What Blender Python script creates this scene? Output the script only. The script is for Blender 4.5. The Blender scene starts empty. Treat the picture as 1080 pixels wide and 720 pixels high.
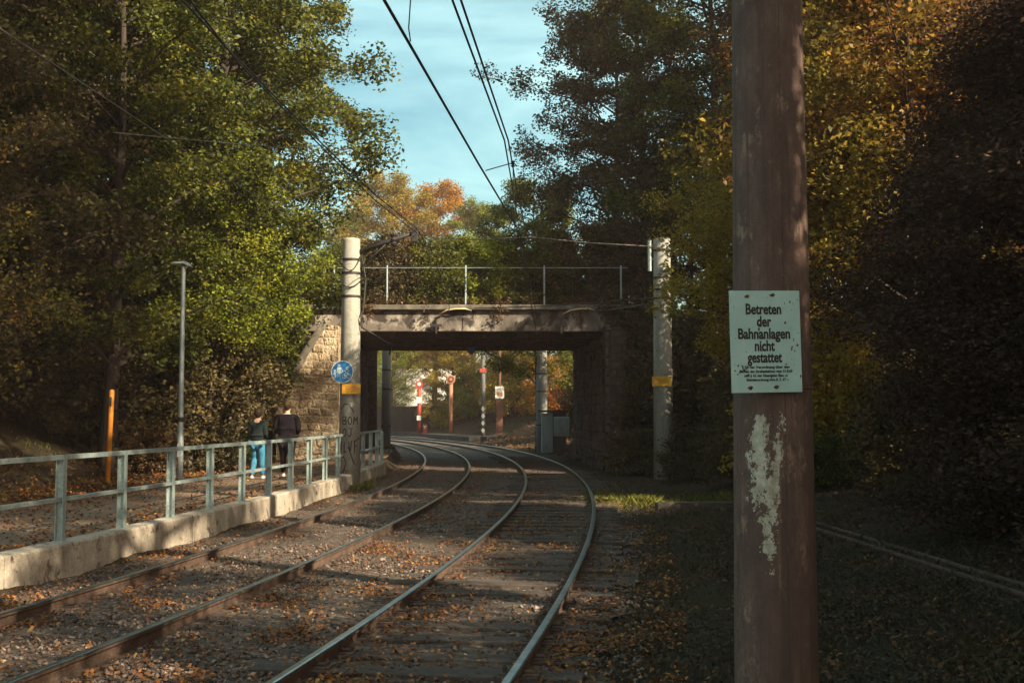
import bpy, math, random
import numpy as np
from mathutils import Vector, Matrix
R = math.radians
sc = bpy.context.scene
C = sc.collection
PI = math.pi

# ------------------------------------------------------------------ camera
CAM_Z, PITCH, F = 1.93, R(3.67), 1200.0
cam_d = bpy.data.cameras.new('camera'); cam_d.sensor_width = 36; cam_d.lens = 40
cam_d.clip_end = 3000; cam_d.clip_start = 0.05
cam = bpy.data.objects.new('camera', cam_d); C.objects.link(cam)
cam.location = (0, 0, CAM_Z); cam.rotation_euler = (R(90)+PITCH, 0, 0)
sc.camera = cam

def ray(px, py):
    u, v = (px-540)/F, (360-py)/F
    cp, sp = math.cos(PITCH), math.sin(PITCH)
    return (u, cp - v*sp, sp + v*cp)
def at(px, py, D):                       # point of the place seen there, D metres ahead
    x, y, z = ray(px, py); k = D/y
    return Vector((x*k, D, CAM_Z+z*k))
def on(px, py, z):                       # point of a level surface
    x, y, w = ray(px, py); k = (z-CAM_Z)/w
    return Vector((x*k, y*k, z))

def arc(D):                              # outermost rail of the main line
    e = D-33
    if e > 80: return 1.95 - (80*80)/322 - (e-80)*80/161
    return 1.95 - e*e/322
def arcdir(D):
    e = min(D-33, 80); v = Vector((-e/161, 1, 0)); return v.normalized()
def tp(s, D, z=0):                       # track coordinates -> world
    d = arcdir(D); n = Vector((d.y, -d.x, 0))
    return Vector((arc(D), D, 0)) + n*s + Vector((0, 0, z))

# ------------------------------------------------------------------ object helpers
def tag(o, label=None, cat=None, group=None, kind=None):
    if label: o['label'] = label
    if cat: o['category'] = cat
    if group: o['group'] = group
    if kind: o['kind'] = kind
    return o
def empty(name, loc, label, cat, group=None, rz=0):
    o = bpy.data.objects.new(name, None); C.objects.link(o)
    o.empty_display_size = .2
    o.location = loc; o.rotation_euler = (0, 0, rz)
    return tag(o, label, cat, group)
def link(name, me, mat, parent=None, smooth=False):
    o = bpy.data.objects.new(name, me); C.objects.link(o)
    if mat and len(me.materials) == 0: me.materials.append(mat)
    if parent: o.parent = parent
    if smooth:
        me.polygons.foreach_set('use_smooth', [True]*len(me.polygons))
    return o
class MB:
    def __init__(s): s.v = []; s.f = []
    def add(s, vs, fs):
        n = len(s.v); s.v += [tuple(v) for v in vs]; s.f += [tuple(i+n for i in f) for f in fs]
        return s
    def box(s, c, d, rz=0, rot=None):
        hx, hy, hz = d[0]/2, d[1]/2, d[2]/2
        m = rot if rot is not None else Matrix.Rotation(rz, 3, 'Z')
        c = Vector(c)
        vs = [c + m @ Vector((x*hx, y*hy, z*hz)) for x, y, z in
              ((-1,-1,-1),(1,-1,-1),(1,1,-1),(-1,1,-1),(-1,-1,1),(1,-1,1),(1,1,1),(-1,1,1))]
        return s.add(vs, [(0,3,2,1),(4,5,6,7),(0,1,5,4),(1,2,6,5),(2,3,7,6),(3,0,4,7)])
    def bar(s, a, b, w, h):              # rectangular bar between two points
        a, b = Vector(a), Vector(b); d = (b-a); L = d.length; d.normalize()
        up = Vector((0,0,1)) if abs(d.z) < .95 else Vector((0,1,0))
        x = d.cross(up).normalized(); z = x.cross(d)
        m = Matrix((x, d, z)).transposed()
        return s.box((a+b)/2, (w, L, h), rot=m)
    def tube(s, pts, rad, n=8, cap=True):
        pts = [Vector(p) for p in pts]
        if not hasattr(rad, '__len__'): rad = [rad]*len(pts)
        vs = []; fs = []
        ref = None
        for i, p in enumerate(pts):
            d = (pts[min(i+1, len(pts)-1)] - pts[max(i-1, 0)]).normalized()
            if ref is None:
                ref = d.orthogonal().normalized()
            x = (ref - d*ref.dot(d)).normalized(); ref = x; y = d.cross(x)
            for k in range(n):
                a = 2*PI*k/n
                vs.append(p + (x*math.cos(a) + y*math.sin(a))*rad[i])
        for i in range(len(pts)-1):
            for k in range(n):
                k2 = (k+1) % n
                fs.append((i*n+k, i*n+k2, (i+1)*n+k2, (i+1)*n+k))
        if cap:
            fs.append(tuple(range(n-1, -1, -1))); b = (len(pts)-1)*n
            fs.append(tuple(range(b, b+n)))
        return s.add(vs, fs)
    def lathe(s, prof, n=24, c=(0,0,0)): # list of (radius, z)
        vs = []; fs = []
        for r, z in prof:
            for k in range(n):
                a = 2*PI*k/n; vs.append((c[0]+r*math.cos(a), c[1]+r*math.sin(a), c[2]+z))
        for i in range(len(prof)-1):
            for k in range(n):
                k2 = (k+1) % n; fs.append((i*n+k, i*n+k2, (i+1)*n+k2, (i+1)*n+k))
        fs.append(tuple(range(n-1, -1, -1))); b = (len(prof)-1)*n; fs.append(tuple(range(b, b+n)))
        return s.add(vs, fs)
    def sweep(s, path, prof):            # path: list of (origin, normal); prof: closed (side, up) outline
        n = len(prof); vs = []; fs = []
        for o, nr in path:
            for a, b in prof: vs.append(o + nr*a + Vector((0,0,b)))
        for i in range(len(path)-1):
            for k in range(n):
                k2 = (k+1) % n; fs.append((i*n+k2, i*n+k, (i+1)*n+k, (i+1)*n+k2))
        fs.append(tuple(range(n))); b = (len(path)-1)*n; fs.append(tuple(range(b+n-1, b-1, -1)))
        return s.add(vs, fs)
    def prism(s, poly, y0, y1):          # poly in (x, z), extruded along y
        n = len(poly)
        vs = [(x, y0, z) for x, z in poly] + [(x, y1, z) for x, z in poly]
        fs = [tuple(range(n)), tuple(range(2*n-1, n-1, -1))]
        for k in range(n):
            k2 = (k+1) % n; fs.append((k2, k, n+k, n+k2))
        return s.add(vs, fs)
    def mesh(s, name):
        me = bpy.data.meshes.new(name); me.from_pydata(s.v, [], s.f); me.update(); return me
    def build(s, name, mat, parent=None, smooth=False, bevel=0):
        o = link(name, s.mesh(name), mat, parent, smooth)
        if bevel:
            b = o.modifiers.new('bevel', 'BEVEL'); b.width = bevel; b.segments = 2; b.limit_method = 'ANGLE'
        return o
def quads_mesh(name, V, nper=4, smooth=False):   # V: (n*4, 3) array, one quad each
    n = len(V)//nper
    me = bpy.data.meshes.new(name)
    me.vertices.add(len(V)); me.vertices.foreach_set('co', np.ascontiguousarray(V, dtype=np.float32).ravel())
    me.loops.add(len(V)); me.loops.foreach_set('vertex_index', np.arange(len(V), dtype=np.int32))
    me.polygons.add(n)
    me.polygons.foreach_set('loop_start', np.arange(0, len(V), nper, dtype=np.int32))
    me.update(calc_edges=True); me.validate()
    return me
def copy_thing(o, loc, rz=0, scale=None, label=None, cat=None, group=None):
    c = o.copy(); C.objects.link(c); c.location = loc; c.rotation_euler = (0, 0, rz)
    if scale is not None: c.scale = scale if hasattr(scale, '__len__') else (scale,)*3
    tag(c, label, cat, group)
    for ch in o.children:
        d = ch.copy(); C.objects.link(d); d.parent = c
        for g in ch.children:
            e = g.copy(); C.objects.link(e); e.parent = d
    return c

# ------------------------------------------------------------------ materials
def new_mat(name):
    m = bpy.data.materials.new(name); m.use_nodes = True
    nt = m.node_tree; b = nt.nodes['Principled BSDF']
    return m, nt, b
def N(nt, t, **kw):
    n = nt.nodes.new(t)
    for k, v in kw.items():
        if k.startswith('i_'): n.inputs[k[2:]].default_value = v
        else: setattr(n, k, v)
    return n
def ramp(nt, stops, interp='LINEAR'):
    n = nt.nodes.new('ShaderNodeValToRGB'); cr = n.color_ramp; cr.interpolation = interp
    while len(cr.elements) < len(stops): cr.elements.new(.5)
    for e, (p, c) in zip(cr.elements, stops):
        e.position = p; e.color = (*c, 1) if len(c) == 3 else c
    return n
def coords(nt, scale=(1,1,1), kind='Object'):
    tc = N(nt, 'ShaderNodeTexCoord'); mp = N(nt, 'ShaderNodeMapping'); mp.inputs['Scale'].default_value = scale
    nt.links.new(tc.outputs[kind], mp.inputs['Vector']); return mp.outputs['Vector']
def mixc(nt, fac, a, b, mode='MIX'):
    n = N(nt, 'ShaderNodeMix', data_type='RGBA', blend_type=mode)
    for s, v in ((0, fac), (6, a), (7, b)):
        if isinstance(v, bpy.types.NodeSocket): nt.links.new(v, n.inputs[s])
        else: n.inputs[s].default_value = v if s == 0 else (*v, 1)
    return n.outputs[2]
def noise(nt, vec, scale, detail=5, rough=.6, dist=0):
    n = N(nt, 'ShaderNodeTexNoise'); n.inputs['Scale'].default_value = scale
    n.inputs['Detail'].default_value = detail; n.inputs['Roughness'].default_value = rough
    n.inputs['Distortion'].default_value = dist
    if vec is not None: nt.links.new(vec, n.inputs['Vector'])
    return n.outputs['Fac']
def bump(nt, b, h, strength=.4, dist=.02):
    n = N(nt, 'ShaderNodeBump'); n.inputs['Strength'].default_value = strength; n.inputs['Distance'].default_value = dist
    nt.links.new(h, n.inputs['Height']); nt.links.new(n.outputs['Normal'], b.inputs['Normal'])
def weathered(name, c0, c1, c2, rough=.85, scale=3.0, stretch=(1,1,.25), metallic=0, bstr=.4, bscale=40, spots=None, spot_amt=.62):
    """two-tone surface with downward streaks, blotches and a fine grain"""
    m, nt, b = new_mat(name)
    v = coords(nt, stretch); v1 = coords(nt)
    r1 = ramp(nt, [(.3, c0), (.5, c1), (.72, c2)]); nt.links.new(noise(nt, v, scale, 6, .65, .3), r1.inputs[0])
    col = r1.outputs[0]
    g = ramp(nt, [(.35, (.72,.72,.72)), (.65, (1.15,1.15,1.15))]); nt.links.new(noise(nt, v1, bscale*.8, 3), g.inputs[0])
    col = mixc(nt, .8, col, g.outputs[0], 'MULTIPLY')
    if spots:
        k = ramp(nt, [(spot_amt, (0,0,0)), (spot_amt+.06, (1,1,1))]); nt.links.new(noise(nt, v1, scale*1.7, 8, .7, .5), k.inputs[0])
        col = mixc(nt, k.outputs[0], col, spots)
    nt.links.new(col, b.inputs['Base Color'])
    b.inputs['Roughness'].default_value = rough; b.inputs['Metallic'].default_value = metallic
    if bstr: bump(nt, b, noise(nt, v1, bscale, 6, .7), bstr, .01)
    return m
def plain(name, col, rough=.5, metallic=0, var=.25, scale=8):
    m, nt, b = new_mat(name)
    g = ramp(nt, [(.3, tuple(c*(1-var) for c in col)), (.7, tuple(min(1, c*(1+var)) for c in col))])
    nt.links.new(noise(nt, coords(nt), scale, 5), g.inputs[0]); nt.links.new(g.outputs[0], b.inputs['Base Color'])
    b.inputs['Roughness'].default_value = rough; b.inputs['Metallic'].default_value = metallic
    return m
def leaf_mat(name, stops, patch, pscale=.45, pamt=.5, trans=.38, jit=.12, gloss=.02):
    """leaf colours: each leaf its own shade, with patches of turned leaves through the crown"""
    m = bpy.data.materials.new(name); m.use_nodes = True; nt = m.node_tree; nt.nodes.clear()
    geo = N(nt, 'ShaderNodeNewGeometry'); oi = N(nt, 'ShaderNodeObjectInfo')
    r1 = ramp(nt, stops); nt.links.new(geo.outputs['Random Per Island'], r1.inputs[0])
    r2 = ramp(nt, patch); nt.links.new(geo.outputs['Random Per Island'], r2.inputs[0])
    k = ramp(nt, [(pamt, (0,0,0)), (pamt+.14, (1,1,1))]); nt.links.new(noise(nt, coords(nt), pscale, 4, .6), k.inputs[0])
    col = mixc(nt, k.outputs[0], r1.outputs[0], r2.outputs[0])
    hs = N(nt, 'ShaderNodeHueSaturation'); mr = N(nt, 'ShaderNodeMapRange')
    mr.inputs['To Min'].default_value = 1-jit*1.5; mr.inputs['To Max'].default_value = 1+jit*1.5
    nt.links.new(oi.outputs['Random'], mr.inputs['Value']); nt.links.new(mr.outputs[0], hs.inputs['Value'])
    nt.links.new(col, hs.inputs['Color'])
    d = N(nt, 'ShaderNodeBsdfDiffuse'); t = N(nt, 'ShaderNodeBsdfTranslucent'); g = N(nt, 'ShaderNodeBsdfGlossy')
    g.inputs['Roughness'].default_value = .45; g.inputs['Color'].default_value = (.6,.6,.6,1)
    nt.links.new(hs.outputs[0], d.inputs['Color']); nt.links.new(hs.outputs[0], t.inputs['Color'])
    m1 = N(nt, 'ShaderNodeMixShader'); m1.inputs[0].default_value = trans
    nt.links.new(d.outputs[0], m1.inputs[1]); nt.links.new(t.outputs[0], m1.inputs[2])
    m2 = N(nt, 'ShaderNodeMixShader'); m2.inputs[0].default_value = gloss
    nt.links.new(m1.outputs[0], m2.inputs[1]); nt.links.new(g.outputs[0], m2.inputs[2])
    o = N(nt, 'ShaderNodeOutputMaterial'); nt.links.new(m2.outputs[0], o.inputs['Surface'])
    return m

M = {}
M['leaf_green'] = leaf_mat('leaf_green', [(0,(.05,.065,.02)),(.5,(.085,.105,.022)),(.85,(.13,.15,.02)),(1,(.22,.19,.025))], [(0,(.12,.15,.018)),(.6,(.19,.20,.022)),(1,(.29,.19,.025))], .4, .52)
M['leaf_bright'] = leaf_mat('leaf_bright', [(0,(.09,.12,.014)),(.5,(.17,.21,.022)),(1,(.28,.29,.03))], [(0,(.22,.23,.022)),(1,(.36,.30,.03))], .5, .55)
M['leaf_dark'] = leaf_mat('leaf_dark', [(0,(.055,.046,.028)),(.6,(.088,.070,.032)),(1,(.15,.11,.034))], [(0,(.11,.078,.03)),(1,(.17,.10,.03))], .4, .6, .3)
M['leaf_brown'] = leaf_mat('leaf_brown', [(0,(.08,.05,.03)),(.6,(.12,.075,.034)),(1,(.19,.10,.034))], [(0,(.16,.07,.022)),(1,(.26,.09,.024))], .5, .58, .3)
M['leaf_orange'] = leaf_mat('leaf_orange', [(0,(.22,.10,.022)),(.5,(.40,.2,.03)),(1,(.52,.27,.04))], [(0,(.22,.09,.02)),(1,(.38,.12,.022))], .5, .5, .45)
M['leaf_yellow'] = leaf_mat('leaf_yellow', [(0,(.2,.15,.022)),(.5,(.40,.29,.036)),(1,(.55,.38,.05))], [(0,(.17,.15,.025)),(1,(.26,.2,.03))], .5, .5, .45)
M['leaf_red'] = leaf_mat('leaf_red', [(0,(.075,.036,.02)),(.6,(.14,.06,.024)),(1,(.28,.08,.03))], [(0,(.24,.07,.03)),(1,(.40,.11,.05))], .6, .6, .35)
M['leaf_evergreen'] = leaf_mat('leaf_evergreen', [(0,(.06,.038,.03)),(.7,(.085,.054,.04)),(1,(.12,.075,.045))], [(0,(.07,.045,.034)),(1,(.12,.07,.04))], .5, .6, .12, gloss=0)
M['bark'] = weathered('bark', (.024,.017,.013), (.045,.032,.025), (.08,.058,.044), .95, 5, (1,1,.15), bstr=.9, bscale=12)
M['concrete'] = weathered('concrete', (.17,.135,.105), (.38,.325,.265), (.50,.44,.365), .9, 2.2, (1,1,.45), spots=(.11,.08,.06), spot_amt=.57)
M['mast_concrete'] = weathered('mast_concrete', (.20,.185,.16), (.35,.335,.295), (.46,.445,.40), .85, 2.8, (1,1,.12), spots=(.15,.13,.11), spot_amt=.59)
M['far_mast'] = weathered('far_mast', (.20,.21,.21), (.30,.31,.31), (.38,.39,.39), .8, 2.5, (1,1,.12))
M['bridge_concrete'] = weathered('bridge_concrete', (.06,.05,.044), (.165,.14,.122), (.56,.50,.43), .92, .8, (1,1,.9), bstr=.6, bscale=25, spots=(.04,.032,.028), spot_amt=.50)
M['coping'] = weathered('coping', (.06,.055,.045), (.13,.115,.095), (.25,.22,.18), .95, 2.5, (1,1,.8), bstr=.7)
M['galv'] = weathered('galv', (.22,.275,.27), (.33,.40,.39), (.44,.52,.51), .5, 5, (1,1,.3), metallic=.25, bstr=.1)
M['lamp_metal'] = weathered('lamp_metal', (.28,.33,.35), (.38,.43,.45), (.48,.53,.55), .45, 4, (1,1,.2), metallic=.3, bstr=.08)
M['dark_metal'] = plain('dark_metal', (.035,.03,.03), .6, .3)
M['wire'] = plain('wire', (.02,.018,.018), .55, .3)
M['light_wire'] = plain('light_wire', (.15,.13,.115), .6, .2)
M['pale_bar'] = plain('pale_bar', (.62,.48,.30), .6, .0)
M['black_paint'] = plain('black_paint', (.015,.014,.014), .6, 0, .2)
M['sleeper'] = weathered('sleeper', (.035,.026,.022), (.062,.047,.04), (.11,.085,.07), .95, 6, (.12,1,1), bstr=.8, bscale=30)
M['orange_paint'] = weathered('orange_paint', (.40,.13,.012), (.56,.20,.016), (.62,.27,.03), .6, 4, bstr=.15)
M['dark_wall'] = weathered('dark_wall', (.022,.02,.02), (.034,.031,.03), (.05,.045,.043), .9, 2, bstr=.3)
M['red_paint'] = weathered('red_paint', (.24,.035,.025), (.36,.05,.035), (.44,.09,.06), .55, 4, bstr=.1)
M['salmon_paint'] = weathered('salmon_paint', (.34,.12,.07), (.44,.17,.10), (.52,.24,.15), .55, 4, bstr=.1)
M['white_paint'] = plain('white_paint', (.7,.7,.66), .5, 0, .12)
M['worn_white'] = weathered('worn_white', (.22,.38,.5), (.5,.58,.6), (.62,.66,.64), .5, 14, (1,1,1), bstr=0)
M['blue_paint'] = weathered('blue_paint', (.01,.10,.30), (.012,.15,.40), (.03,.22,.48), .4, 4, (1,1,1), bstr=.05)
M['amber_plate'] = weathered('amber_plate', (.50,.22,.015), (.66,.33,.02), (.74,.42,.04), .5, 6, (1,1,1), bstr=.05)
M['cabinet_paint'] = weathered('cabinet_paint', (.22,.29,.32), (.32,.39,.42), (.40,.48,.5), .6, 3, bstr=.1)
M['cabinet_dark'] = weathered('cabinet_dark', (.07,.07,.075), (.11,.11,.115), (.15,.15,.15), .7, 3, bstr=.1)

def sign_plate_mat():
    m, nt, b = new_mat('sign_enamel')
    v = coords(nt)
    r1 = ramp(nt, [(.3, (.30,.48,.47)), (.6, (.38,.58,.56)), (.8, (.46,.63,.60))]); nt.links.new(noise(nt, v, 5, 5), r1.inputs[0])
    k = ramp(nt, [(.66, (0,0,0)), (.70, (1,1,1))]); nt.links.new(noise(nt, v, 26, 6, .6), k.inputs[0])
    col = mixc(nt, k.outputs[0], r1.outputs[0], (.12,.075,.06))
    nt.links.new(col, b.inputs['Base Color']); b.inputs['Roughness'].default_value = .42
    bump(nt, b, noise(nt, v, 4, 2), .25, .02)
    return m
M['sign_enamel'] = sign_plate_mat()
M['rust'] = weathered('rust', (.06,.028,.02), (.12,.055,.035), (.2,.095,.055), .95, 30, (1,1,1), bstr=.6)

def big_pole_mat():
    m, nt, b = new_mat('brown_mast_concrete')
    v = coords(nt, (1,1,.18)); v1 = coords(nt)
    r1 = ramp(nt, [(.28, (.060,.037,.031)), (.5, (.112,.067,.054)), (.75, (.19,.12,.095))]); nt.links.new(noise(nt, coords(nt, (1,1,.4)), 9, 10, .78, .1), r1.inputs[0])
    k = ramp(nt, [(.55, (0,0,0)), (.63, (.85,.85,.85))]); nt.links.new(noise(nt, coords(nt, (1,1,.45)), 9, 12, .82, .15), k.inputs[0])
    col = mixc(nt, k.outputs[0], r1.outputs[0], (.30,.20,.14))
    k2 = ramp(nt, [(.69, (0,0,0)), (.74, (1,1,1))]); nt.links.new(noise(nt, v1, 38, 9, .8, .4), k2.inputs[0])
    col = mixc(nt, k2.outputs[0], col, (.42,.33,.25))
    kd = ramp(nt, [(.5, (0,0,0)), (.62, (.7,.7,.7))]); nt.links.new(noise(nt, coords(nt, (1,1,.035)), 16, 6, .7), kd.inputs[0])
    col = mixc(nt, kd.outputs[0], col, (.06,.036,.03))
    k3 = ramp(nt, [(.62, (0,0,0)), (.68, (1,1,1))]); nt.links.new(noise(nt, coords(nt, (1,1,.6)), 18, 7, .7, .3), k3.inputs[0])
    col = mixc(nt, k3.outputs[0], col, (.07,.045,.036))
    # casting seam down the front
    sx = N(nt, 'ShaderNodeSeparateXYZ'); nt.links.new(v1, sx.inputs[0])
    wob = N(nt, 'ShaderNodeMath', operation='MULTIPLY_ADD'); nt.links.new(noise(nt, v1, 14, 4), wob.inputs[0]); wob.inputs[1].default_value = .014; wob.inputs[2].default_value = -.007
    ad = N(nt, 'ShaderNodeMath', operation='ADD'); nt.links.new(sx.outputs['X'], ad.inputs[0]); nt.links.new(wob.outputs[0], ad.inputs[1])
    ab = N(nt, 'ShaderNodeMath', operation='COMPARE'); nt.links.new(ad.outputs[0], ab.inputs[0]); ab.inputs[1].default_value = .018; ab.inputs[2].default_value = .0028
    nz = ramp(nt, [(.42, (0,0,0)), (.5, (.75,.75,.75))]); nt.links.new(noise(nt, v1, 30, 3), nz.inputs[0])
    seam = N(nt, 'ShaderNodeMath', operation='MULTIPLY'); nt.links.new(ab.outputs[0], seam.inputs[0]); nt.links.new(nz.outputs[0], seam.inputs[1])
    col = mixc(nt, seam.outputs[0], col, (.05,.033,.028))
    nt.links.new(col, b.inputs['Base Color']); b.inputs['Roughness'].default_value = .82
    bump(nt, b, noise(nt, v1, 48, 9, .8), .9, .010)
    return m
M['big_pole'] = big_pole_mat()
M['old_paint'] = weathered('old_paint', (.30,.26,.20), (.44,.42,.335), (.54,.52,.43), .85, 12, (1,1,.35), bstr=.4, spots=(.24,.16,.115), spot_amt=.6)

def stone_mat(name, cols, mortar, bw=.55, bh=.3, warp=.10):
    m, nt, b = new_mat(name)
    tc = N(nt, 'ShaderNodeTexCoord'); s = N(nt, 'ShaderNodeSeparateXYZ'); nt.links.new(tc.outputs['Object'], s.inputs[0])
    a = N(nt, 'ShaderNodeMath', operation='ADD'); nt.links.new(s.outputs['X'], a.inputs[0]); nt.links.new(s.outputs['Y'], a.inputs[1])
    c = N(nt, 'ShaderNodeCombineXYZ'); nt.links.new(a.outputs[0], c.inputs[0]); nt.links.new(s.outputs['Z'], c.inputs[1])
    nz = N(nt, 'ShaderNodeTexNoise'); nz.inputs['Scale'].default_value = 2.2; nt.links.new(tc.outputs['Object'], nz.inputs['Vector'])
    dm = mixc(nt, warp, c.outputs[0], nz.outputs['Color'], 'ADD')
    br = N(nt, 'ShaderNodeTexBrick'); nt.links.new(dm, br.inputs['Vector'])
    br.inputs['Scale'].default_value = 1; br.inputs['Brick Width'].default_value = bw; br.inputs['Row Height'].default_value = bh
    br.inputs['Mortar Size'].default_value = .018; br.inputs['Mortar Smooth'].default_value = .4; br.inputs['Bias'].default_value = 0
    br.inputs['Color1'].default_value = (*cols[0], 1); br.inputs['Color2'].default_value = (*cols[1], 1); br.inputs['Mortar'].default_value = (*mortar, 1)
    r2 = ramp(nt, [(.35, (.5,.45,.4)), (.5, (1,1,1)), (.7, (1.25,1.22,1.15))]); nt.links.new(noise(nt, coords(nt), 1.6, 7, .7, .4), r2.inputs[0])
    col = mixc(nt, .9, br.outputs['Color'], r2.outputs[0], 'MULTIPLY')
    k = ramp(nt, [(.56, (0,0,0)), (.62, (1,1,1))]); nt.links.new(noise(nt, coords(nt), 2.8, 8, .7), k.inputs[0])
    col = mixc(nt, k.outputs[0], col, cols[2])
    nt.links.new(col, b.inputs['Base Color']); b.inputs['Roughness'].default_value = .95
    h = N(nt, 'ShaderNodeMath', operation='MULTIPLY_ADD'); nt.links.new(noise(nt, coords(nt), 9, 7, .7), h.inputs[0]); h.inputs[1].default_value = .7
    inv = N(nt, 'ShaderNodeMath', operation='SUBTRACT'); inv.inputs[0].default_value = 1; nt.links.new(br.outputs['Fac'], inv.inputs[1])
    nt.links.new(inv.outputs[0], h.inputs[2]); bump(nt, b, h.outputs[0], .8, .05)
    return m
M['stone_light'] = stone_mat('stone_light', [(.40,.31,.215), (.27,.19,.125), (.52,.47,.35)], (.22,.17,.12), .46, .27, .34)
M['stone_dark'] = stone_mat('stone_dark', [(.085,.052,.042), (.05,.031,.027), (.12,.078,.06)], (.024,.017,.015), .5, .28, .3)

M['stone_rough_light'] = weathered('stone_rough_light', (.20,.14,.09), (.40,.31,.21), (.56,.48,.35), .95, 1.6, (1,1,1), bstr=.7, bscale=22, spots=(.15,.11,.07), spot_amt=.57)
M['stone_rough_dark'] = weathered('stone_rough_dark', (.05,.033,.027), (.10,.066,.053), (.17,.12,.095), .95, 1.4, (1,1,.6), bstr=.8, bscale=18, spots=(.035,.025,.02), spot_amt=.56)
def rail_mats():
    m, nt, b = new_mat('polished_rail')
    r1 = ramp(nt, [(.35, (.38,.40,.40)), (.65, (.56,.58,.58))]); nt.links.new(noise(nt, coords(nt), 6, 4), r1.inputs[0])
    nt.links.new(r1.outputs[0], b.inputs['Base Color']); b.inputs['Metallic'].default_value = 1; b.inputs['Roughness'].default_value = .30
    return m
M['rail_top'] = rail_mats()
M['rail_rust'] = weathered('rail_rust', (.05,.03,.022), (.095,.058,.042), (.16,.10,.075), .85, 4, (1,1,1), metallic=.1, bstr=.4)

def ground_mat():
    m, nt, b = new_mat('leafy_soil')
    v = coords(nt)
    r1 = ramp(nt, [(.3, (.030,.024,.018)), (.5, (.055,.042,.03)), (.7, (.10,.068,.042))]); nt.links.new(noise(nt, v, 3.0, 9, .72), r1.inputs[0])
    k = ramp(nt, [(.46, (0,0,0)), (.58, (1,1,1))]); nt.links.new(noise(nt, v, .45, 5, .6), k.inputs[0])
    r2 = ramp(nt, [(.3, (.03,.026,.016)), (.7, (.075,.06,.032))]); nt.links.new(noise(nt, v, 24, 5), r2.inputs[0])
    col = mixc(nt, k.outputs[0], r1.outputs[0], r2.outputs[0])
    nt.links.new(col, b.inputs['Base Color']); b.inputs['Roughness'].default_value = 1; b.inputs['Specular IOR Level'].default_value = .1
    bump(nt, b, noise(nt, v, 22, 8, .75), .9, .05)
    return m
M['soil'] = ground_mat()
def ballast_mat():
    m, nt, b = new_mat('ballast_gravel')
    v = coords(nt)
    vo = N(nt, 'ShaderNodeTexVoronoi'); vo.inputs['Scale'].default_value = 19; nt.links.new(v, vo.inputs['Vector'])
    bw = N(nt, 'ShaderNodeSeparateColor'); nt.links.new(vo.outputs['Color'], bw.inputs[0])
    r1 = ramp(nt, [(0, (.05,.033,.026)), (.45, (.11,.074,.057)), (.8, (.17,.122,.098)), (1, (.28,.21,.175))]); nt.links.new(bw.outputs[0], r1.inputs[0])
    dk = ramp(nt, [(0, (1,1,1)), (.75, (.35,.32,.3))]); nt.links.new(vo.outputs['Distance'], dk.inputs[0])
    col = mixc(nt, .85, r1.outputs[0], dk.outputs[0], 'MULTIPLY')
    r2 = ramp(nt, [(.40, (0,0,0)), (.60, (1,1,1))]); nt.links.new(noise(nt, v, .8, 7, .65), r2.inputs[0])
    so = ramp(nt, [(.35, (.042,.031,.022)), (.65, (.10,.07,.044))]); nt.links.new(noise(nt, v, 12, 7, .7), so.inputs[0])
    fk = N(nt, 'ShaderNodeMath', operation='MULTIPLY'); nt.links.new(r2.outputs[0], fk.inputs[0]); fk.inputs[1].default_value = .75
    col = mixc(nt, fk.outputs[0], col, so.outputs[0])
    nt.links.new(col, b.inputs['Base Color']); b.inputs['Roughness'].default_value = .95
    bump(nt, b, vo.outputs['Distance'], -.9, .04)
    return m
M['ballast'] = ballast_mat()
def path_mat():
    m, nt, b = new_mat('path_asphalt')
    v = coords(nt)
    r1 = ramp(nt, [(.3, (.11,.072,.048)), (.7, (.21,.145,.098))]); nt.links.new(noise(nt, v, 1.2, 7, .65), r1.inputs[0])
    g = ramp(nt, [(.4, (.8,.8,.8)), (.65, (1.2,1.2,1.2))]); nt.links.new(noise(nt, v, 90, 3), g.inputs[0])
    col = mixc(nt, .8, r1.outputs[0], g.outputs[0], 'MULTIPLY')
    nt.links.new(col, b.inputs['Base Color']); b.inputs['Roughness'].default_value = .9
    bump(nt, b, noise(nt, v, 90, 4), .4, .006)
    return m
M['path'] = path_mat()
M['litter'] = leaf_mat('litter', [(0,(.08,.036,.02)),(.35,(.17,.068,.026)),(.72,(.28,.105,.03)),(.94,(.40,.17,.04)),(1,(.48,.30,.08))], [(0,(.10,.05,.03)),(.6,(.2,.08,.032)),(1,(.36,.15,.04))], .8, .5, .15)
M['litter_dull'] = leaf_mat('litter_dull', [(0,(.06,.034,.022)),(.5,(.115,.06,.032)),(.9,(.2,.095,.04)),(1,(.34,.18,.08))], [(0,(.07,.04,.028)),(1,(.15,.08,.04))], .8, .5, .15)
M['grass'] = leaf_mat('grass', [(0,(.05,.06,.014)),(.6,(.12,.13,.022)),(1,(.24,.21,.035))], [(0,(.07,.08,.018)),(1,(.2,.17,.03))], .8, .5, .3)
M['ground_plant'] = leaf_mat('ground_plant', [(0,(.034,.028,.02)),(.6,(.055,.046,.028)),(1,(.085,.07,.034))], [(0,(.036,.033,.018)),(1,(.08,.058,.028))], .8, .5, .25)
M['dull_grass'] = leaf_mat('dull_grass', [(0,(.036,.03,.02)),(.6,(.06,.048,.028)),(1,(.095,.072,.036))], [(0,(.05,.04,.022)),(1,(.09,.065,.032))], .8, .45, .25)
M['leaf_mixed'] = leaf_mat('leaf_mixed', [(0,(.08,.075,.02)),(.5,(.17,.13,.024)),(.85,(.30,.21,.03)),(1,(.42,.27,.035))], [(0,(.12,.055,.022)),(.5,(.24,.10,.028)),(1,(.38,.16,.035))], .55, .5, .42)
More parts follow.
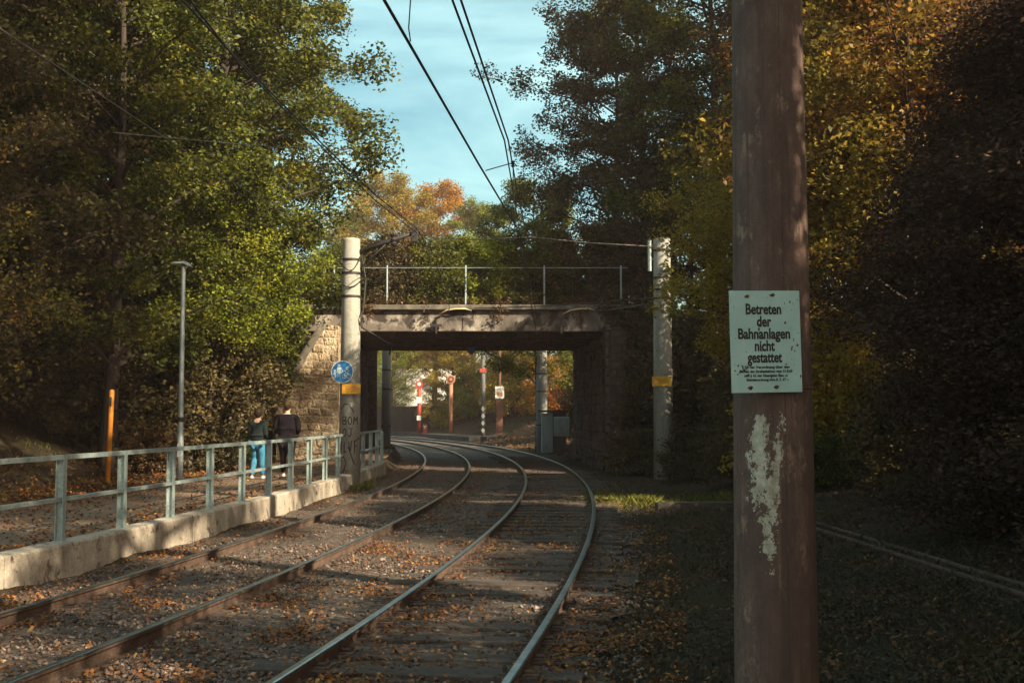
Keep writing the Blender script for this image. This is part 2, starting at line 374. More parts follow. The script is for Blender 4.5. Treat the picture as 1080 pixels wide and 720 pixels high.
def stone_bits_mat():
    m, nt, b = new_mat('ballast_stone')
    geo = N(nt, 'ShaderNodeNewGeometry')
    r1 = ramp(nt, [(0, (.045,.030,.024)), (.5, (.105,.071,.056)), (.85, (.17,.122,.1)), (1, (.32,.25,.2))]); nt.links.new(geo.outputs['Random Per Island'], r1.inputs[0])
    nt.links.new(r1.outputs[0], b.inputs['Base Color']); b.inputs['Roughness'].default_value = .9
    return m
M['stone_bits'] = stone_bits_mat()

# ------------------------------------------------------------------ sky and sun
SUN_EL = R(31); sdir = Vector((.76, -.65, 0)).normalized()
to_sun = Vector((sdir.x*math.cos(SUN_EL), sdir.y*math.cos(SUN_EL), math.sin(SUN_EL)))
w = bpy.data.worlds.new('World'); sc.world = w; w.use_nodes = True
nt = w.node_tree; bg = nt.nodes['Background']
sky = N(nt, 'ShaderNodeTexSky', sky_type='NISHITA'); sky.sun_disc = False
sky.sun_elevation = SUN_EL; sky.sun_rotation = math.atan2(sdir.x, sdir.y)
sky.air_density = 1.0; sky.dust_density = 2.6; sky.ozone_density = 1.0
tc = N(nt, 'ShaderNodeTexCoord')
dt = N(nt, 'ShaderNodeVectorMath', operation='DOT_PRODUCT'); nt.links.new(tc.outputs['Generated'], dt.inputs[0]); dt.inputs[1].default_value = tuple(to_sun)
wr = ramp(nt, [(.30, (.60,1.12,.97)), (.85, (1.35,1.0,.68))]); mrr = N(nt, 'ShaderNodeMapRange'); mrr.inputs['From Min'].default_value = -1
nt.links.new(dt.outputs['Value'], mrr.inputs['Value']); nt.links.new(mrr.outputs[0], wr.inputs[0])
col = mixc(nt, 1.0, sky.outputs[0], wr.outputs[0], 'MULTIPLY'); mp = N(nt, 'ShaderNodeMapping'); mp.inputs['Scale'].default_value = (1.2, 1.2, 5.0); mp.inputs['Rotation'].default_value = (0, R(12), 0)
nt.links.new(tc.outputs['Generated'], mp.inputs[0])
cl = ramp(nt, [(.36, (.05,.05,.05)), (.76, (.75,.75,.75))]); nt.links.new(noise(nt, mp.outputs[0], 2.2, 6, .55, .4), cl.inputs[0])
col = mixc(nt, cl.outputs[0], col, (6.2, 9.6, 9.2))
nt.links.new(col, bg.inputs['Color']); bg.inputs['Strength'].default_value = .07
sl = bpy.data.lights.new('sun', 'SUN'); sl.energy = 5.0; sl.angle = R(.5); sl.color = (1.0, .85, .60)
so = bpy.data.objects.new('sun', sl); C.objects.link(so); so.location = (20, -20, 30)
so.rotation_euler = (-to_sun).to_track_quat('-Z', 'Y').to_euler()

vs = sc.view_settings; vs.view_transform = 'Standard'; vs.look = 'None'; vs.exposure = 1.3; vs.gamma = 1; vs.use_curve_mapping = False
sc.cycles.use_denoising = True; sc.cycles.max_bounces = 8; sc.cycles.diffuse_bounces = 6; sc.cycles.transmission_bounces = 4
sc.cycles.glossy_bounces = 2

# ------------------------------------------------------------------ terrain
def ss(a, b, x):
    t = np.clip((x-a)/(b-a), 0, 1); return t*t*(3-2*t)
def hgt(X, D):
    X = np.asarray(X, float); D = np.asarray(D, float)
    e = np.minimum(D-33, 80); a = 1.95 - e*e/322 - np.maximum(D-113, 0)*80/161
    s = X-a; t = -s
    h = .34*ss(5.95, 6.25, t)
    bank = np.clip((t-11.3)*.42, 0, 6.0)
    ridge = 5.6*ss(30, 39.6, D)*(1-ss(52, 62, D))
    inner = np.where(D < 39.7, 10.6, 8.6)
    lr = ridge*ss(0, 1.6, t-inner)
    h = np.maximum(h, np.where(t > 6, np.maximum(bank*(1-.75*ss(52, 62, D)), lr), 0))
    # right-hand side
    r = np.clip((s-2.4)*.16, 0, 1.0) + np.clip((s-5.5)*.25, 0, 4)*ss(6, 26, D)
    r = r*ss(8, 26, D)
    rr = ridge*ss(0, 2.2, s-np.where(D < 39.7, 5.2, 2.3))
    h = np.maximum(h, np.where(s > 1.7, np.maximum(r, rr), 0))
    return h
def H(x, y): return float(hgt(x, y))
def axis(dense, fine, far, n):
    a, b = dense; core = np.arange(a, b+1e-6, fine)
    g = np.geomspace(1, far, n)
    return np.concatenate([a-g[::-1], core, b+g])
xs = axis((-32, 28), .4, 380, 12); ys = axis((-8, 70), .4, 380, 13)
GX, GY = np.meshgrid(xs, ys); GZ = hgt(GX, GY)
rng = np.random.default_rng(3)
off = np.clip(np.abs(GX-np.array([arc(min(d, 140)) for d in ys])[:, None]+2.2)-4.2, 0, 2)/2
GZ = GZ + rng.normal(0, .035, GZ.shape)*off - .03
nx, ny = len(xs), len(ys)
idx = np.arange(nx*ny).reshape(ny, nx)
F4 = np.stack([idx[:-1, :-1], idx[:-1, 1:], idx[1:, 1:], idx[1:, :-1]], -1).reshape(-1, 4)
me = bpy.data.meshes.new('ground'); me.from_pydata(np.stack([GX, GY, GZ], -1).reshape(-1, 3).tolist(), [], F4.tolist()); me.update()
tag(link('ground', me, M['soil'], None, True), 'leafy brown soil and wooded banks', None, None, 'structure')

def strip(name, s0, s1, D0, D1, z, mat, step=1.0, cross=6, bumpy=0, label=''):
    vs_ = []; fs_ = []; ds = np.arange(D0, D1+.01, step)
    for d in ds:
        for k in range(cross+1):
            p = tp(s0+(s1-s0)*k/cross+(random.uniform(-.3,.3) if (bumpy and k == cross) else 0), d, z-(.05 if (bumpy and k == cross) else 0)); p.z += random.uniform(-bumpy, bumpy); vs_.append(p)
    for i in range(len(ds)-1):
        for k in range(cross):
            a = i*(cross+1)+k; fs_.append((a, a+1, a+cross+2, a+cross+1))
    me = bpy.data.meshes.new(name); me.from_pydata(vs_, [], fs_); me.update()
    return tag(link(name, me, mat, None, bumpy > 0), label, None, None, 'structure')
random.seed(5)
strip('ballast_bed', -5.93, .62, -12, 130, .035, M['ballast'], .5, 20, .02, 'gravel bed between and beside the rails')
strip('footpath', -9.5, -6.25, -10, 75, .395, M['path'], 1, 4, 0, 'leaf strewn footpath behind the railing')
OFFS = {'outer': (-3.33+1.78, 0.0), 'inner': (-4.92, -3.30)}
OFFS = {'outer': (-1.55, 0.0), 'inner': (-4.90, -3.28)}

# ------------------------------------------------------------------ rails
RAIL_FOOT = [(-.065,0),(.065,0),(.065,.012),(.012,.028),(.010,.112),(.034,.122),(.034,.146),(-.034,.146),(-.034,.122),(-.010,.112),(-.012,.028),(-.065,.012)]
RAIL_HEAD = [(-.036,.1465),(.036,.1465),(.032,.155),(.022,.158),(-.022,.158),(-.032,.155)]
def path_pts(s, D0, D1, step=1.0):
    out = []
    for d in np.arange(D0, D1+.01, step):
        dr = arcdir(d); out.append((tp(s, d, 0), Vector((dr.y, -dr.x, 0))))
    return out
cm = MB().box((.0,0,.004), (.12,.17,.012)).lathe([(.014,.01),(.014,.03),(.022,.031),(.022,.046),(.010,.047),(.010,.062)], 6, (.03,0,0)).box((-.012,0,.022), (.075,.06,.012))
CLIP = cm.mesh('rail_clip'); CLIP.materials.append(M['rail_rust'])
def track(nm, label, offs, n_sl):
    c = sum(offs)/2
    t = empty('railway_track', tp(c, 10), label, 'railway track', 'tracks under the bridge')
    inv = Vector(t.location)
    for s in offs:
        pp = [(o-inv, n) for o, n in path_pts(s, -8, 128)]
        rl = MB().sweep(pp, RAIL_FOOT).build('rail', M['rail_rust'], t)
        MB().sweep(pp, RAIL_HEAD).build('running_surface', M['rail_top'], rl)
    g = abs(offs[1]-offs[0])
    for k in range(n_sl):
        d = 4.6 + k*.62; dr = arcdir(d)
        p = tp(c, d, .008 if nm == 'outer' else -.032) - inv
        m = MB().box((0,0,0), (g+.95+random.uniform(-.1,.1), .26, .12))
        o = m.build('sleeper', M['sleeper'], t, bevel=.012)
        if k < 22:
            for sd in offs:
                for q in (-1, 1):
                    f = bpy.data.objects.new('rail_clip', CLIP); C.objects.link(f); f.parent = o
                    f.location = (sd-c+q*.085, 0, .062); f.rotation_euler = (0, 0, 0 if q > 0 else PI)
        o.location = p + Vector((0,0,random.uniform(-.022,.006))); o.rotation_euler = (random.uniform(-.02,.02), 0, math.atan2(dr.y, dr.x)-PI/2)
    return t
track('outer', 'railway track on the right side of the pair, curving left under the bridge', OFFS['outer'], 76)
track('inner', 'railway track nearest the footpath railing, curving left under the bridge', OFFS['inner'], 76)
# disused siding at the right
def free_path(pts):
    out = []
    for i, p in enumerate(pts):
        d = (pts[min(i+1, len(pts)-1)]-pts[max(i-1, 0)]).normalized(); out.append((p, Vector((d.y, -d.x, 0))))
    return out
t = empty('disused_rail', (5.2, 15, 0), 'rusty pair of old rails lying in shade right of the brown pole', 'old rail')
a0, a1 = on(858, 556, .14), on(1080, 626, .14)
dv = (a1-a0)
for sh in (0, .30):
    pts = [a0 + dv*k + Vector((sh, sh*.8, -.14)) - Vector(t.location) for k in np.linspace(-.35, 1.5, 12)]
    rl = MB().sweep(free_path(pts), RAIL_FOOT).build('rail', M['rail_rust'], t)
    MB().sweep(free_path(pts), [(a, b-.002) for a, b in RAIL_HEAD]).build('rail_head', M['rail_rust'], rl)

# low timber edge of the planted strip at the right
e0, e1 = on(692, 530, .16), on(790, 529, .16)
tag(MB().bar(e0+Vector((0,0,-.12)), e1+Vector((0,0,-.12)), .22, .26).build('timber_edging', M['sleeper'], None, bevel=.02),
    'low dark timber edging behind the brown pole on the right', 'edging')

# ------------------------------------------------------------------ kerb and railings
FS = -6.07
def kerb(D0, D1, label, mat):
    p = path_pts(FS, D0, D1, .8)
    c = p[0][0].copy()
    prof = [(-.15,-.1),(.15,-.1),(.15,.405),(.13,.43),(-.13,.43),(-.15,.405)]
    k = empty('concrete_kerb', c, label, 'kerb')
    # cast in lengths with open joints
    L = 5.2; d = D0
    while d < D1-.2:
        e = min(d+L, D1)
        seg = [(o-c, n) for o, n in path_pts(FS+random.uniform(-.008,.008), d, e-.03, (e-.03-d)/5)]
        zt = random.uniform(-.012,.012)
        MB().sweep(seg, [(a, b+(zt if b > 0 else 0)) for a, b in prof]).build('kerb_length', mat, k, bevel=.01)
        d = e
    return k
kerb(6.2, 28.7, 'long stained concrete kerb under the railing left of the rails', M['concrete'])
def railing(Ds, label, D0, D1, group):
    c = tp(FS, Ds[0], .43)
    f = empty('railing', c, label, 'railing', group)
    for d in Ds:
        p = tp(FS, d, .43)-c; dr = arcdir(d); rz = math.atan2(dr.y, dr.x)-PI/2
        m = MB(); rot = Matrix.Rotation(rz, 3, 'Z')
        for sgn in (-1, 1): m.box(p + rot @ Vector((sgn*.044,0,.485)), (.012, .08, .97), rz)
        m.box(p + rot @ Vector((0,0,.485)), (.076, .008, .968), rz)
        m.box(p + rot @ Vector((0,0,.006)), (.15, .15, .012), rz)
        m.build('post', M['galv'], f)
    for nm, z, hh in (('top_rail', .995, .055), ('middle_rail', .5, .045)):
        pp = [(o-c+Vector((0,0,.43)), n) for o, n in path_pts(FS, D0, D1, .8)]
        y = z
        MB().sweep(pp, [(-.034,y-hh/2),(.034,y-hh/2),(.034,y+hh/2),(-.034,y+hh/2)]).build(nm, M['galv'], f)
    return f
railing([9.54+1.63*k for k in range(12)], 'long galvanised railing on the kerb beside the footpath', 6.4, 28.6, 'railings beside the footpath')
kerb(29.7, 36.8, 'short mossy concrete kerb beyond the left mast', M['concrete'])
fr = railing([29.9, 31.6, 33.3, 35.0, 36.6], 'short galvanised railing beyond the left mast towards the bridge', 29.8, 36.7, 'railings beside the footpath')

# ------------------------------------------------------------------ bridge
br = empty('railway_bridge', (-1.2, 40, 0), 'grimy concrete bridge across both tracks with stone abutments', 'bridge')
O = Vector(br.location)
def P(x, y, z): return Vector((x, y, z)) - O
m = MB().box(P(-1.3, 45.2, 5.26), (16.0, 9.8, .62)); m.build('deck', M['stone_dark'], br)
BX0, BX1 = -8.0, 3.9
m = MB().box(P((BX0+BX1)/2, 40.12, 5.22), (BX1-BX0, .34, .74)); m.build('edge_beam', M['bridge_concrete'], br, bevel=.02)
m = MB().box(P((BX0+BX1)/2, 50.2, 5.22), (BX1-BX0, .18, .74)); m.build('edge_beam', M['bridge_concrete'], br)
m = MB().box(P((BX0+BX1)/2+.6, 40.06, 5.685), (BX1-BX0+2.4, .62, .18)); m.build('coping', M['coping'], br, bevel=.03)
for y in (41.2, 42.9, 44.6, 46.3, 48.0, 49.5):
    MB().box(P(-1.3, y, 4.84), (11.0, .38, .26)).build('girder', M['stone_dark'], br)
m = MB().prism([(3.3-O.x,-.2),(6.6-O.x,-.2),(6.6-O.x,4.92),(3.3-O.x,4.92)], .1, 10.2)
for i, v in enumerate(m.v):                       # skewed with the curve of the tracks
    if v[1] > 5: m.v[i] = (v[0]-.55, v[1], v[2])
m.build('abutment', M['stone_dark'], br)
m = MB().prism([(-8.9-O.x,-.2),(-6.05-O.x,-.2),(-6.05-O.x,4.92),(-8.9-O.x,4.92)], .1, 10.2)
for i, v in enumerate(m.v):
    if v[1] > 5: m.v[i] = (v[0]-.35, v[1], v[2])
m.build('abutment', M['stone_dark'], br)
WW = [(-8.1,0),(-6.0,0),(-6.0,5.0),(-6.45,5.05),(-6.8,4.55),(-7.2,3.9),(-7.5,3.3),(-7.95,2.3)]
MB().prism([(x-O.x, z) for x, z in WW], -.75, .08).build('wing_wall', M['stone_light'], br, bevel=.03)
MB().tube([P(x, 38.95+.35, z+.05) for x, z in WW[3:]], .16, 7).build('wall_coping', M['coping'], br, True)
MB().prism([(3.25-O.x,-.2),(9.5-O.x,-.2),(9.5-O.x,3.6),(6.6-O.x,5.55),(4.0-O.x,5.55),(4.0-O.x,4.9),(3.25-O.x,4.9)], -.45, .06).build('wing_wall', M['stone_dark'], br, bevel=.03)
for x in (3.3, 5.2):                              # stone pilasters on the shaded face
    MB().box(P(x+.36, 39.42, 2.3), (.55, .26, 5.1)).build('pilaster', M['stone_dark'], br, bevel=.03)
def masonry(name, o, u, n, W_, H_, mat, bw, bh, mask=None, res=.055, amp=.05, seed=1):
    """one continuous stone facing with block relief"""
    rg = np.random.RandomState(seed); nu, nv = int(W_/res), int(H_/res)
    rows = int(H_/bh)+2; offs_ = rg.rand(rows)*bw; jit = rg.rand(rows, int(W_/bw)+4)
    vs_ = []; ok = {}
    for j in range(nv+1):
        for i in range(nu+1):
            a, b = i*W_/nu, j*H_/nv
            bb = b+.02*math.sin(a*5+seed)+.015*math.sin(a*13+b*7); r = int(max(0, bb)/bh); fa = (a+offs_[r]+.03*math.sin(b*9+r))/bw; c_ = int(fa)
            ea = min(fa-c_, 1-(fa-c_))*bw; eb = min(bb/bh-int(bb/bh), 1-(bb/bh-int(bb/bh)))*bh; e = min(ea, eb)
            h = amp*(.25+jit[r, c_])*min(1, e/.05)+rg.normal(0, .009)
            vs_.append(o+u*a+Vector((0,0,b))+n*(h+.012))
    fs_ = []
    for j in range(nv):
        for i in range(nu):
            if mask is None or mask((i+.5)*W_/nu, (j+.5)*H_/nv): k = j*(nu+1)+i; fs_.append((k, k+1, k+nu+2, k+nu+1))
    return MB().add(vs_, fs_).build(name, mat, br)
iu = Vector((-.55, 10.1, 0)).normalized()
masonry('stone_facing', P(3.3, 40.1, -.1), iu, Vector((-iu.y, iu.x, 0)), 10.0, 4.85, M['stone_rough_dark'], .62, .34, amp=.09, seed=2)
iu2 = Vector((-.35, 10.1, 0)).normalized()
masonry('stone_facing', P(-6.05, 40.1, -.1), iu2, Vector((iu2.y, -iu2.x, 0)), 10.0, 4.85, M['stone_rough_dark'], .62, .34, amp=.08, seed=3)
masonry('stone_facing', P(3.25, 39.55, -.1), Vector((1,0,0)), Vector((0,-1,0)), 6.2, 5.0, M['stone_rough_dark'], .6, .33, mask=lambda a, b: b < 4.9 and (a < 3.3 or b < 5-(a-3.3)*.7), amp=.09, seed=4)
def wmask(a, b):
    x = -8.1+a
    pts = [(-8.1,2.1),(-7.95,2.3),(-7.5,3.3),(-7.2,3.9),(-6.8,4.55),(-6.45,5.05),(-6.0,5.0)]
    for (x0, z0), (x1, z1) in zip(pts[:-1], pts[1:]):
        if x0 <= x <= x1: return b < z0+(z1-z0)*(x-x0)/(x1-x0)-.03
    return False
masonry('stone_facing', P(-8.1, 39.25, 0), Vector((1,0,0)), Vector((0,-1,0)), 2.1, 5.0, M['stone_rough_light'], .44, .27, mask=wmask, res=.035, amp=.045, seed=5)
# guard loops of the overhead line and little brackets on the beam
for px0, px1, lab in ((464, 497, 'pale curved guard bar on the middle of the bridge beam'), (594, 628, 'pale curved guard bar at the right end of the bridge beam')):
    a, b = at(px0, 331, 39.8), at(px1, 327, 39.8); mid = (a+b)/2 + Vector((0,-.12,.10))
    pts = [a+Vector((0,.14,-.08)), a, a.lerp(mid, .45)+Vector((0,0,.05)), mid, mid.lerp(b, .6)+Vector((0,0,.03)), b, b+Vector((0,.14,-.03))]
    tag(MB().tube(pts, .026, 8).build('guard_bar', M['pale_bar'], None, True), lab, 'guard bar')
for px, lab in ((460, 'small dark bracket below the middle of the bridge beam'), (592, 'small dark bracket below the right end of the bridge beam')):
    p = at(px, 343, 39.82)
    m = MB().box(p, (.42, .08, .09)).box(p+Vector((0,0,-.17)), (.07, .07, .26)).box(p+Vector((0,.06,.1)), (.05, .1, .3))
    tag(m.build('insulator_bracket', M['dark_metal'], None, bevel=.01), lab, 'bracket')
def sag(a, b, k=.1, n=10):
    return [a.lerp(b, t)+Vector((0,0,-4*k*t*(1-t))) for t in np.linspace(0, 1, n)]
def wire(name, pts, r, label, cat, mat='wire', n=6):
    c = Vector(pts[0])
    o = MB().tube([Vector(p)-c for p in pts], r, n).build(name, M[mat], None, True); o.location = c
    return tag(o, label, cat)
wire('cable', sag(at(625,328,39.8), at(684,320,38.5), .04)+sag(at(686,319,37), at(690,316,35), .02), .02, 'pale cable running from the bridge beam to the right mast', 'cable', 'light_wire')
wire('cable', sag(at(500,325,39.6), at(690,314,34.5), .06), .015, 'thin cable along the coping of the bridge', 'cable')
# fence on the bridge
bf = empty('bridge_fence', (-6.2, 40.0, 5.77), 'tall thin wire mesh fence with pale posts on top of the bridge', 'fence')
O2 = Vector(bf.location)
for px in (352, 408, 491, 574, 655):
    b = at(px, 318, 40.0); h = 1.42
    MB().tube([Vector((b.x-O2.x, 0, -.02)), Vector((b.x-O2.x, 0, h))], .032, 8).build('post', M['cabinet_paint'], bf)
m = MB(); x0, x1 = 0.0, 10.2
for z in np.arange(.06, 1.4, .19): m.tube([(x0,.03,z),(x1,.03,z)], .0022, 4)
for x in np.arange(x0, x1, .17): m.tube([(x,.034,.02),(x,.034,1.38)], .0018, 4)
m.tube([(x0,.0,1.39),(x1,0,1.39)], .007, 6)
m.build('mesh_panel', M['dark_metal'], bf)
MB().tube([(0,-.02,1.33),(10.3,-.02,1.33)], .011, 6).build('top_wire', M['galv'], bf)

# ------------------------------------------------------------------ masts
def mast(name, base, r0, r1, h, mat, label, cat='mast', bands=(), group=None):
    t = empty(name, base, label, cat, group)
    MB().lathe([(r0, -.3), (r0-(r0-r1)*.5, h*.5), (r1, h-.05), (r1*.96, h), (r1*.5, h+.02)], 28).build('shaft', mat, t, True)
    for z in bands:
        r = r0-(r0-r1)*z/h
        MB().lathe([(r+.004, z-.03), (r+.018, z-.028), (r+.018, z+.028), (r+.004, z+.03)], 28).build('clamp_band', M['dark_metal'], t)
    return t
lb = at(368.5, 499, 29.2); lb.z = .1; LH = at(368.5, 252, 29.2).z-.1
lm = mast('overhead_line_mast', lb, .285, .222, LH, M['mast_concrete'], 'round pale concrete mast with graffiti and a dark arm, at the railing end', bands=(LH-1.5, LH-.9, LH-.55))
# cantilever arm, insulators and hanging cable on the left mast
topz = LH-.3
arm0 = Vector((.2, 0, topz)); tipw = at(438, 243, 28.9)-lb
m = MB().tube([arm0+Vector((0,0,-.05)), arm0.lerp(tipw,.4)+Vector((0,0,-.03)), tipw+Vector((.0,0,-.06))], [.07,.06,.045], 8)
m.tube([Vector((.2,0,topz-.5)), arm0.lerp(tipw,.55)+Vector((0,0,-.02))], .022, 6)
m.build('cantilever_arm', M['dark_metal'], lm, True)
MB().box(tipw+Vector((-.02,0,-.10)), (.16,.12,.40)).build('end_clamp', M['dark_metal'], lm, bevel=.01)
m = MB().lathe([(.05,-.2),(.085,-.15),(.05,-.1),(.085,-.04),(.05,.02),(.085,.08),(.04,.13)], 12, tuple(arm0.lerp(tipw,.62)))
m.build('insulator', M['dark_metal'], lm)
pts = [Vector((.22,0,5.75)), Vector((.36,-.02,5.0)), Vector((.30,-.02,4.2)), Vector((.18,-.1,3.95)), Vector((.28,-.12,3.75)), Vector((.62,-.1,3.55)), Vector((.9,-.05,3.35)), Vector((1.05,0,3.33)), Vector((.98,0,3.05))]
pts = [q+Vector((.02,0,LH-6.05)) for q in pts]
MB().tube(pts, .026, 6).build('hanging_cable', M['black_paint'], lm, True)
for z0, z1 in ((LH-.45, LH-.9), (LH-1.1, LH-1.3)):
    MB().tube([Vector((math.sin(a)*.268, -math.cos(a)*.268, z0+(z1-z0)*math.sin((a+1.2)/2.4*PI)*.9)) for a in np.linspace(-1.2, 1.2, 11)], .014, 6).build('slack_cable', M['black_paint'], lm, True)
# graffiti painted on the shaft
def rad_at(z): return .285-(.285-.222)*z/LH
def stroke(m, pts, w=.022):
    pts3 = []
    for x, z in pts:
        r = rad_at(z)+.004; a = x/r; pts3.append((a, z))
    fine = []
    for (a0_, z0_), (a1_, z1_) in zip(pts3[:-1], pts3[1:]):
        for k in range(4): fine.append((a0_+(a1_-a0_)*k/4, z0_+(z1_-z0_)*k/4))
    fine.append(pts3[-1])
    vs_ = []
    for i, (a, z) in enumerate(fine):
        b = fine[min(i+1, len(fine)-1)]; c_ = fine[max(i-1, 0)]
        dx, dz = (b[0]-c_[0])*.25, b[1]-c_[1]; L = math.hypot(dx, dz) or 1
        ox, oz = -dz/L*w/2, dx/L*w/2
        for sgn in (1, -1):
            zz = z+sgn*oz; aa = a+sgn*ox/.25; r = rad_at(zz)+.004
            vs_.append((math.sin(aa)*r, -math.cos(aa)*r, zz))
    m.add(vs_, [(2*i, 2*i+1, 2*i+3, 2*i+2) for i in range(len(fine)-1)])
gm = MB()
LET = {'B': [[(0,0),(0,1),(.6,.9),(.55,.55),(0,.5),(.7,.4),(.6,.05),(0,0)]], 'O': [[(.1,.1),(0,.6),(.3,1),(.65,.7),(.6,.15),(.3,0),(.1,.1)]],
       'M': [[(0,0),(.1,1),(.4,.4),(.75,1),(.8,0)]], 'I': [[(.3,0),(.3,1)]], 'J': [[(0,.2),(.3,0),(.55,.2),(.55,1)],[(.1,1),(.9,1)]],
       'V': [[(0,1),(.25,0),(.6,1)]], 'F': [[(.1,-.1),(.1,1),(.8,1.1)],[(.1,.5),(.7,.55)]], 'L': [[(.1,1),(.1,0),(.6,.05)]], 'E': [[(.7,0),(0,0),(0,1),(.7,1)],[(0,.5),(.6,.5)]]}
def word(s, x, z, h, wd, tilt=0):
    for ch in s:
        for st in LET[ch]: stroke(gm, [(x+a*wd, z+b*h+tilt*a) for a, b in st])
        x += wd*1.02
word('BOM', -.15, 1.58, .2, .14); word('OJ', -.15, 1.28, .2, .14); word('VLVF', -.25, .86, .28, .13, .05)
stroke(gm, [(-.22,1.96),(-.1,2.1),(.02,2.08),(.14,1.88)]); stroke(gm, [(.0,1.02),(.12,.68),(.2,.54)]); stroke(gm, [(-.13,.78),(-.05,.62),(-.1,.44),(-.2,.3)])
gm.build('graffiti', M['black_paint'], lm)
# blue round sign, amber plate, on the mast
c = at(361, 392, 28.82)
bs = empty('round_path_sign', c, 'round blue footpath and cycle sign with white figures on the pale mast', 'sign', rz=R(-6))
n_ = 32; rr_ = .285
def disc(r, y0, y1, n=32, cx=0, cz=0):
    poly = [(cx+math.cos(2*PI*k/n)*r, cz+math.sin(2*PI*k/n)*r) for k in range(n)]
    return MB().prism(poly, y0, y1)
disc(rr_, -.006, .008).build('sign_disc', M['white_paint'], bs)
disc(rr_-.014, -.0095, -.007).build('blue_face', M['blue_paint'], bs)
def fig(m, pts, w):
    for a, b in zip(pts[:-1], pts[1:]):
        m.bar((a[0], -.0125, a[1]), (b[0], -.0125, b[1]), .004, w)
def dcirc(m, x, z, r, hollow=False):
    k = 14
    if not hollow: m.prism([(x+math.cos(2*PI*i/k)*r, z+math.sin(2*PI*i/k)*r) for i in range(k)], -.0145, -.0105)
    else:
        pts = [(x+math.cos(2*PI*i/k)*r, z+math.sin(2*PI*i/k)*r) for i in range(k+1)]
        fig(m, pts, .014)
m = MB()
dcirc(m, -.085, .165, .035); m.prism([(-.125,.12),(-.045,.12),(-.015,-.03),(-.15,-.03)], -.0145, -.0105)
fig(m, [(-.10,-.03),(-.115,-.17)], .03); fig(m, [(-.065,-.03),(-.05,-.17)], .03); fig(m, [(-.04,.11),(.02,.0)], .022)
dcirc(m, -.19, .03, .024); m.prism([(-.215,0),(-.165,0),(-.155,-.08),(-.225,-.08)], -.0145, -.0105); fig(m, [(-.2,-.08),(-.2,-.15)], .02); fig(m, [(-.175,-.08),(-.172,-.15)], .02)
dcirc(m, .055, -.11, .052, True); dcirc(m, .165, -.11, .052, True)
fig(m, [(.055,-.11),(.085,-.02),(.15,-.03),(.11,-.11),(.055,-.11)], .013); fig(m, [(.165,-.11),(.145,.01),(.175,.02)], .013); fig(m, [(.085,-.02),(.075,.02)], .013); fig(m, [(.055,.025),(.1,.025)], .013)
dcirc(m, .13, .09, .03, True)
m.build('white_figures', M['worn_white'], bs)
MB().box((0,.07,.06), (.05,.13,.04)).box((0,.07,-.08), (.05,.13,.04)).build('mounting_bracket', M['galv'], bs)
def small_text(body, size, parent, loc, mat, sx=1.0, thick=.0, rot=(R(90),0,0), name='lettering', align='CENTER', ext=.0006):
    cu = bpy.data.curves.new(name, 'FONT'); cu.body = body; cu.size = size; cu.align_x = align; cu.offset = thick; cu.extrude = ext; cu.resolution_u = 3
    tmp = bpy.data.objects.new(name, cu); C.objects.link(tmp)
    dg = bpy.context.evaluated_depsgraph_get(); dg.update()
    me = bpy.data.meshes.new_from_object(tmp.evaluated_get(dg)); bpy.data.objects.remove(tmp); bpy.data.curves.remove(cu)
    o = link(name, me, None, parent); me.materials.clear(); me.materials.append(mat)
    o.location = loc; o.rotation_euler = rot; o.scale = (sx, 1, 1)
    return o
c = at(370.5, 410, 28.86)
ap = empty('amber_plate', c, 'small amber plate with faded lines, just under the round blue sign', 'plate', rz=R(3))
MB().box((0,0,0), (.47,.012,.255)).build('plate', M['amber_plate'], ap, bevel=.003)
m = MB()
for z, x0, x1 in ((.045,-.06,.15),(-.005,-.16,.17),(-.055,-.02,.12)): m.box(((x0+x1)/2,-.008,z), (x1-x0,.002,.018))
m.build('faded_line', M['orange_paint'], ap)
# right mast
rb = on(700, 492, 0); D_r = 33.0; rb = at(700, 494, D_r)
hr = at(697, 252, D_r).z - rb.z
rm = mast('overhead_line_mast', rb, .292, .245, hr, M['mast_concrete'], 'round concrete mast in the shade right of the bridge with an amber band plate', bands=(hr-.35, hr-1.15, hr-1.5, hr-1.75))
MB().tube([Vector((-.36,-.02,hr-.95)), Vector((-.36,-.02,hr-.05))], .06, 8).box((-.31,0,hr-.6), (.14,.06,.06)).build('wire_bracket', M['galv'], rm)
MB().tube([Vector((-.35,.05,hr-1.0)), Vector((-.36,.05,hr-2.2))], .02, 6).build('down_lead', M['dark_metal'], rm)
c = at(698, 402, D_r-.30)
p2 = empty('amber_plate', c, 'amber plate fixed across the shaded right mast', 'plate', rz=R(-4))
MB().box((0,0,0), (.56,.012,.28)).build('plate', M['amber_plate'], p2, bevel=.003)
m = MB()
for z, x0, x1 in ((.05,-.2,.18),(-.02,-.12,.2)): m.box(((x0+x1)/2,-.008,z), (x1-x0,.002,.02))
m.build('faded_line', M['orange_paint'], p2)

# brown foreground pole with the warning sign
PD = 5.95
pb = at(815, 437, PD); pb.z = 0
bp = empty('foreground_pole', pb, 'thick brown weathered concrete pole filling the right foreground, with a patch of old white paint', 'pole')
def rb_at(z): return .218 - .0086*z
MB().lathe([(rb_at(z), z) for z in np.linspace(-.4, 9, 60)], 96).build('shaft', M['big_pole'], bp, True)
